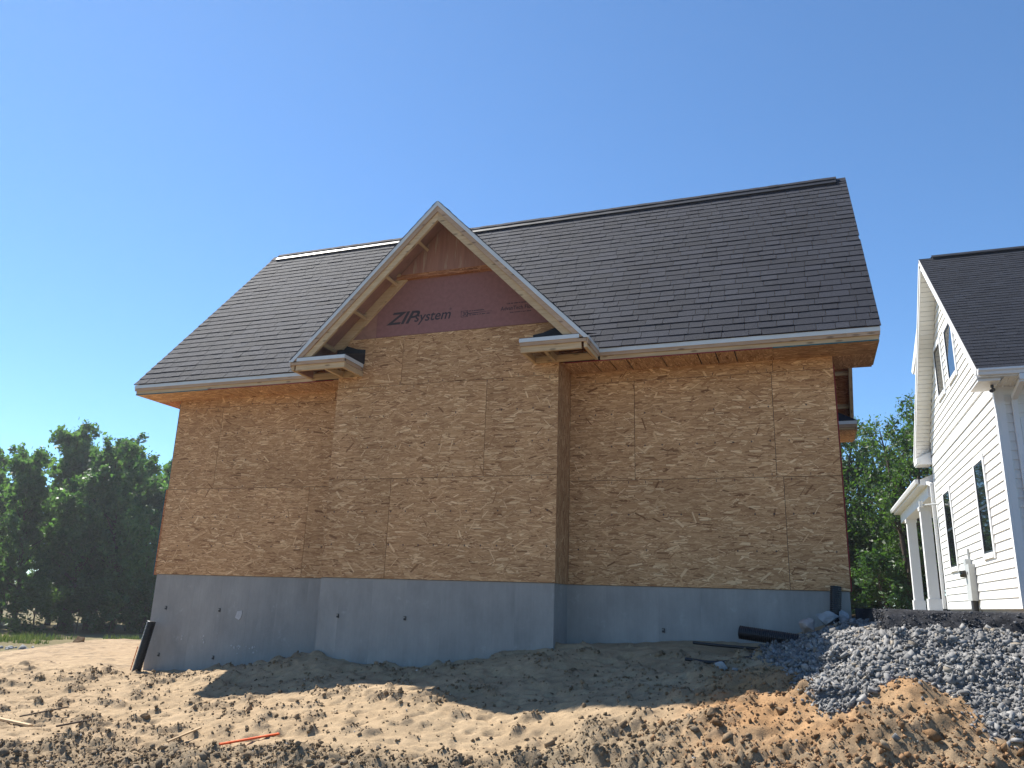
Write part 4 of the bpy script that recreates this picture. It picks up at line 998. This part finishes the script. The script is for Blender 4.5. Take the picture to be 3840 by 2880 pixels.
for i, (x, y, s_, lb_) in enumerate([(8.62, -2.95, .05, 'orange brown clod in the sunlit dirt below the stone bank'), (8.16, -3.05, .05, 'dark round clod right of the grey spoil heap'), (2.66, -2.61, .055, 'dark brown clod on the open sand at left'), (4.75, -2.55, .04, 'ochre cube of earth on the sand in the middle'), (3.73, -2.42, .055, 'dark crumbly clod behind the orange stake')]):
    o = rock('dirt_clod', (x, y, hz(x, y)+s_*.35), (s_, s_*.9, s_*.8), 'clod_brown' if i != 3 else 'stake', lb_, 'clod', 40+i, 2)
for i, (x, y, s_) in enumerate([(9.60, -1.95, .09), (9.52, -2.05, .07), (9.68, -2.02, .06)]):
    pass
def stick(a, b, w, t, mat, label, lift=.02):
    za, zb_ = hz(*a), hz(*b)
    lift = max([.002]+[hz(a[0]+(b[0]-a[0])*t, a[1]+(b[1]-a[1])*t)-(za+(zb_-za)*t) for t in np.linspace(.05, .95, 15)])*.8+.006
    A = Vector((a[0], a[1], za+lift)); Bv = Vector((b[0], b[1], zb_+lift)); d = (Bv-A); s_ = Vector((-d.y, d.x, 0)).normalized()*w
    up = d.cross(s_).normalized()*t
    if up.z < 0: up = -up
    o = MB().obox(A, d, s_, up).build('wooden_stake', mat, None); return tag(o, label, 'stake')
o = stick((4.37, -3.58), (4.58, -3.10), .028, .014, 'orange', 'orange painted survey stake lying on the sand', .025)
stick((3.85, -3.58), (3.80, -3.14), .022, .012, 'stake', 'thin pale stick beside the orange stake', .02)
stick((1.15, -3.05), (1.78, -3.16), .045, .018, 'stake', 'pale board lying on the sand at the left edge', .02)
stick((1.53, -3.06), (1.69, -2.65), .018, .012, 'bark', 'dark twig on the sand, farther of the two at left', .02)
stick((2.37, -3.36), (2.40, -3.01), .022, .014, 'bark', 'dark twig on the sand, nearer of the two at left', .02)

# ------------------------------------------------------------------ trees
def grow(seed, h, spread, low, nlimb, nleaf, lsize, bare=.0, forks=1):
    rs = np.random.default_rng(seed); mb = MB(); tips = []
    def limb(p, d, L, r_, depth):
        path = [p]; q = p; dd = d.normalized(); n_ = 5
        for i in range(n_):
            dd = (dd+Vector(rs.normal(0, .16, 3))+Vector((0, 0, .10))).normalized(); q = q+dd*(L/n_); path.append(q)
            if depth < 2 and i >= 1 and rs.random() < .85:
                sd_ = (dd+Vector(rs.normal(0, .75, 3))).normalized(); limb(q, sd_, L*rs.uniform(.35, .55), r_*.45*(1-i/n_*.5), depth+1)
            if depth >= 1: tips.append((q.copy(), L*.22))
        mb.tube(path, [max(r_*(1-.85*i/n_), .006) for i in range(n_+1)], 6 if depth else 8, caps=False)
        tips.append((q, L*.25))
    for f in range(forks):
        tp = [Vector((0, 0, -.3))]; d0 = Vector((rs.normal(0, .12)*(forks > 1), rs.normal(0, .12)*(forks > 1), 1)); n_ = 9; q = Vector((rs.normal(0, .12)*(forks > 1), rs.normal(0, .12)*(forks > 1), 0))
        tp = [q+Vector((0, 0, -.3))]; tr_ = h*.016
        for i in range(n_):
            d0 = (d0+Vector((rs.normal(0, .06), rs.normal(0, .06), .05))).normalized(); q = q+d0*h*.96/n_; tp.append(q.copy())
        mb.tube(tp, [tr_*(1.15-.98*i/n_) for i in range(n_+1)], 9, caps=False)
        for j in range(nlimb//forks):
            t = low+(1-low)*rs.random()**.9; k = t*n_; i = min(int(k), n_-1); p = tp[i].lerp(tp[i+1], k-i)
            prof = (math.sin(min(1, (t-low)/(1-low)*1.0+.22)*math.pi*.86))**.7
            L = spread*prof*rs.uniform(.6, 1.15)+.25; a = rs.uniform(0, 2*math.pi)
            limb(p, Vector((math.cos(a), math.sin(a), .35+.7*t)), L, tr_*.42*(1.1-t*.8), 0)
        tips.append((tp[-1], .4))
    P = np.array([tuple(t[0]) for t in tips]); Sg = np.array([t[1] for t in tips])
    wt = np.clip(1-bare*(P[:, 2]/h)**2, .05, 1); wt /= wt.sum()
    idx = rs.choice(len(P), nleaf, p=wt); C = P[idx]+rs.normal(0, 1, (nleaf, 3))*np.clip(Sg[idx], .12, .38)[:, None]
    C = C[C[:, 2] > .1]; n_ = len(C)
    a = rs.normal(size=(n_, 3)); a /= np.linalg.norm(a, axis=1)[:, None]; b = rs.normal(size=(n_, 3)); b -= (b*a).sum(1)[:, None]*a; b /= np.linalg.norm(b, axis=1)[:, None]
    s_ = lsize*np.where(rs.random(n_) < .3, rs.uniform(1.5, 2.3, n_), rs.uniform(.6, 1.2, n_))[:, None]; c = np.cross(a, b)*.25
    V = np.stack([C-a*s_, C+(b*.55+c)*s_, C+a*s_, C-(b*.55-c)*s_], 1).reshape(-1, 3)
    F = np.arange(n_*4).reshape(-1, 4); cl = vnoise(C[:, 0]*1.1+seed, C[:, 2]*1.1+C[:, 1]*.7)
    return mb, V, F, np.clip(cl*.6+rs.random(n_)*.4, 0, 1)
def tree_proto(seed, leafmat, **kw):
    mb, V, F, sh = grow(seed, **kw)
    t = bpy.data.objects.new('tree', None); col.objects.link(t)
    tr_ = mb.build('trunk', 'bark', None, smooth=True); tr_.location = (0, 0, 0)
    A = np.array(mb.v); L = Vector(((A[:, 0].min()+A[:, 0].max())/2, (A[:, 1].min()+A[:, 1].max())/2, A[:, 2].min()))
    tr_.data.transform(Matrix.Translation(L)); tr_.parent = t
    cr = npmesh('crown', V, F, leafmat, shade=sh); cr.parent = t
    return t
protoL = [tree_proto(101+i, 'leaf', h=12, spread=2.6, low=.06, nlimb=54, nleaf=19000, lsize=.105) for i in range(4)]
protoR = [tree_proto(201+i, 'leaf_light', h=8.5, spread=1.9, low=.12, nlimb=36, nleaf=9000, lsize=.052, bare=.7, forks=2) for i in range(3)]
protoB = [tree_proto(301+i, 'leaf_light', h=3.2, spread=1.3, low=.03, nlimb=22, nleaf=4600, lsize=.07) for i in range(2)]
used = set()
def place(proto, h0, x, y, h, rz, name, label, group, sxy=1.0, z=None, cat='tree'):
    if proto.name in used: t = copy_tree(proto)
    else: t = proto; used.add(proto.name)
    t.name = name; k = h/h0; t.location = (x, y, hz(x, y)-.05 if z is None else z); t.scale = (k*sxy, k*sxy, k); t.rotation_euler = (0, 0, rz)
    tag(t, label, cat, group); return t
LT = [(-31.6,20.2,11.3), (-32.6,22.2,11.6), (-28.7,20.7,10.9), (-31.1,24.1,11.5), (-31.8,26.3,12.7), (-30.2,26.6,11.5), (-27.1,25.5,11.0), (-28.0,27.5,10.4), (-38.5,27.6,11.7), (-35.3,37.1,12.0), (-35.4,39.8,12.2),
      (-36.5,24.5,11.8), (-34.5,30.5,12.2), (-31.0,31.0,11.3), (-29.0,15.5,10.0), (-33.5,33.5,12.0), (-30.5,22.3,10.0), (-29.3,24.2,10.2), (-37,20,11), (-40,24,12), (-36,29,12), (-39,33,12.5), (-34,18.5,10.5), (-42,29,12.5), (-33,27.8,11.5)]
LTL = ['deciduous tree at the left picture edge, front of the wood', 'tall tree just right of the left picture edge', 'lower bushy tree in front at the far left', 'broad tree left of the tallest one in the wood', 'tallest tree of the wood, with the highest ragged top', 'tree just right of the tallest one in the wood', 'rounded tree at the right end of the dark wood', 'tree tucked behind the right end of the dark wood', 'tree behind the far left of the wood', 'brighter green tree between wood and house, left of two', 'brighter green tree between wood and house, partly behind the wall']
for i, (x, y, h) in enumerate(LT):
    x, y, h = CAM.x+1.18*(x-CAM.x), CAM.y+1.18*(y-CAM.y), h*1.10
    place(protoL[i % 4], 12, x, y, h*.93, i*2.1, 'deciduous_tree', LTL[i] if i < len(LTL) else 'dense tree filling the inside of the dark wood at left', 'trees of the wood at left', 1.0+.12*math.sin(i*3))
RT = [(10.3,26.8,8.2), (11.0,23.7,8.4), (12.3,27.7,8.2), (12.7,26.6,7.4), (13.8,27.8,7.6), (11.3,34.7,8.5), (13.5,35.6,8.8), (9.9,32.8,8.9), (8.4, 30, 8)]
RTL = ['slender tree next to the right wall of the unfinished house', 'sparse tree with forked bare-topped trunk between the two houses', 'leafy tree behind the forked tree between the houses', 'tree in front of the porch columns of the white house', 'tree just left of the white house, behind its porch', 'background tree deep between the houses, left', 'background tree deep between the houses, right', 'background tree behind the unfinished house corner', 'tree hidden mostly by the unfinished house']
for i, (x, y, h) in enumerate(RT):
    place(protoR[i % 3], 8.5, x, y, h*1.1, i*1.7, 'slender_tree', RTL[i], 'trees between the two houses', 1.0+.1*math.sin(i*2))
BS = [(9.6, 28, 3.0), (11.2, 29.5, 3.6), (12.6, 30.5, 3.4), (13.9, 29.5, 3.6), (10.4, 31.5, 3.9), (12.0, 33, 4.2), (13.2, 32.5, 4.4), (11.7, 26.3, 2.2), (10.6, 36.5, 5), (12.6, 38, 5.2), (14.5, 37, 5.2)]
for i, (x, y, h) in enumerate(BS):
    place(protoB[i % 2], 3.2, x, y, h, i*1.3, 'bush', 'green bush in the undergrowth between the two houses', 'undergrowth between the houses', 1.15, cat='bush')
BL_ = [(-29.5, 19.0, 2.2), (-27.8, 21.3, 2.4), (-27.2, 23.3, 2.0), (-26.4, 24.6, 2.6), (-25.8, 26.3, 2.2), (-30.3, 17.6, 2.5), (-28.6, 18.2, 1.8), (-26.0, 27.8, 3)]
for i, (x, y, h) in enumerate(BL_):
    x, y, h = CAM.x+1.17*(x-CAM.x), CAM.y+1.17*(y-CAM.y), h*1.1
    place(protoB[i % 2], 3.2, x, y, h, i*1.9, 'bush', 'low green bush at the foot of the dark wood', 'bushes along the dark wood', 1.3, cat='bush')
place(protoB[0], 3.2, -2.2, 3.3, .85, .7, 'bush', 'small pale bush behind the left foundation corner', None, 1.2, cat='bush')

# pond with stones and a strip of grass
ca, sa = .60, .80                                   # the pond's long axis
pp = [(-23.4+ca*6.2*math.cos(t)-sa*2.9*math.sin(t)*(1+.2*math.cos(3*t)), 14.2+sa*6.2*math.cos(t)+ca*2.9*math.sin(t)*(1+.2*math.cos(3*t))) for t in np.linspace(0, 2*math.pi, 40, endpoint=False)]
wz = float(np.mean(H(np.array([-20.4, -22.2, -24.0]), np.array([18.0, 15.6, 13.2]))))+.10
me = bpy.data.meshes.new('pond_water'); me.from_pydata([(a, b, wz) for a, b in pp], [], [tuple(range(40))]); me.materials.append(M['water'])
pw = bpy.data.objects.new('pond_water', me); col.objects.link(pw); pw['kind'] = 'structure'
n = 420; t = rng.uniform(0, 2*math.pi, n); k = rng.normal(1.0, .06, n)
sx = -23.4+ca*5.2*np.cos(t)*k-sa*2.2*np.sin(t)*k; sy = 14.2+sa*5.2*np.cos(t)*k+ca*2.2*np.sin(t)*k; ss = np.clip(rng.lognormal(math.log(.085), .4, n), .04, .2)
tn = np.array([.20, .20, .195])*rng.uniform(.6, 1.7, (n, 1))
V, F, T = stones(np.c_[sx, sy, H(sx, sy)+ss*.2], ss, ICO, ICF, .7, .25, tn); pr = npmesh('pond_stones', V, F, 'gravel', tone=T, kind='stuff'); tag(pr, 'grey stones edging the pond', 'stones')
n = 16000; x = rng.uniform(-32, -16, n); y = rng.uniform(11, 26, n); kk = fbm(x*.35, y*.35, 3, 41) > .54; kk &= np.hypot(x-CAM.x, y-CAM.y) > 41; x, y = x[kk], y[kk]; n = len(x)
z = H(x, y); a = rng.uniform(0, 6.28, n); w_ = .03; hh = rng.uniform(.12, .40, n)
V = np.stack([np.c_[x-w_*np.cos(a), y-w_*np.sin(a), z-.02], np.c_[x+w_*np.cos(a), y+w_*np.sin(a), z-.02], np.c_[x+rng.normal(0, .06, n), y+rng.normal(0, .06, n), z+hh]], 1).reshape(-1, 3)
gs = npmesh('grass', V, np.arange(n*3).reshape(-1, 3), 'grass', shade=rng.random(n), kind='stuff'); tag(gs, 'rough grass between the sand and the dark wood', 'grass')

# scattering volume added to lighten the far trees, standing in for flare veil
hb = MB().box(-75, 60, -30, 75, -6, 16).build('added_veil', 'trim', None)
km = bpy.data.materials.new('added_veil_volume'); km.use_nodes = True; t_ = km.node_tree; t_.nodes.remove(t_.nodes['Principled BSDF'])
pv = t_.nodes.new('ShaderNodeVolumePrincipled'); pv.inputs['Color'].default_value = (.93, .96, 1, 1); pv.inputs['Density'].default_value = .0006; pv.inputs['Anisotropy'].default_value = .55
t_.links.new(pv.outputs[0], t_.nodes['Material Output'].inputs['Volume'])
hb.data.materials.clear(); hb.data.materials.append(km); hb['kind'] = 'stuff'; tag(hb, 'added volume over the plot that veils the far trees like lens flare', 'added_veil')
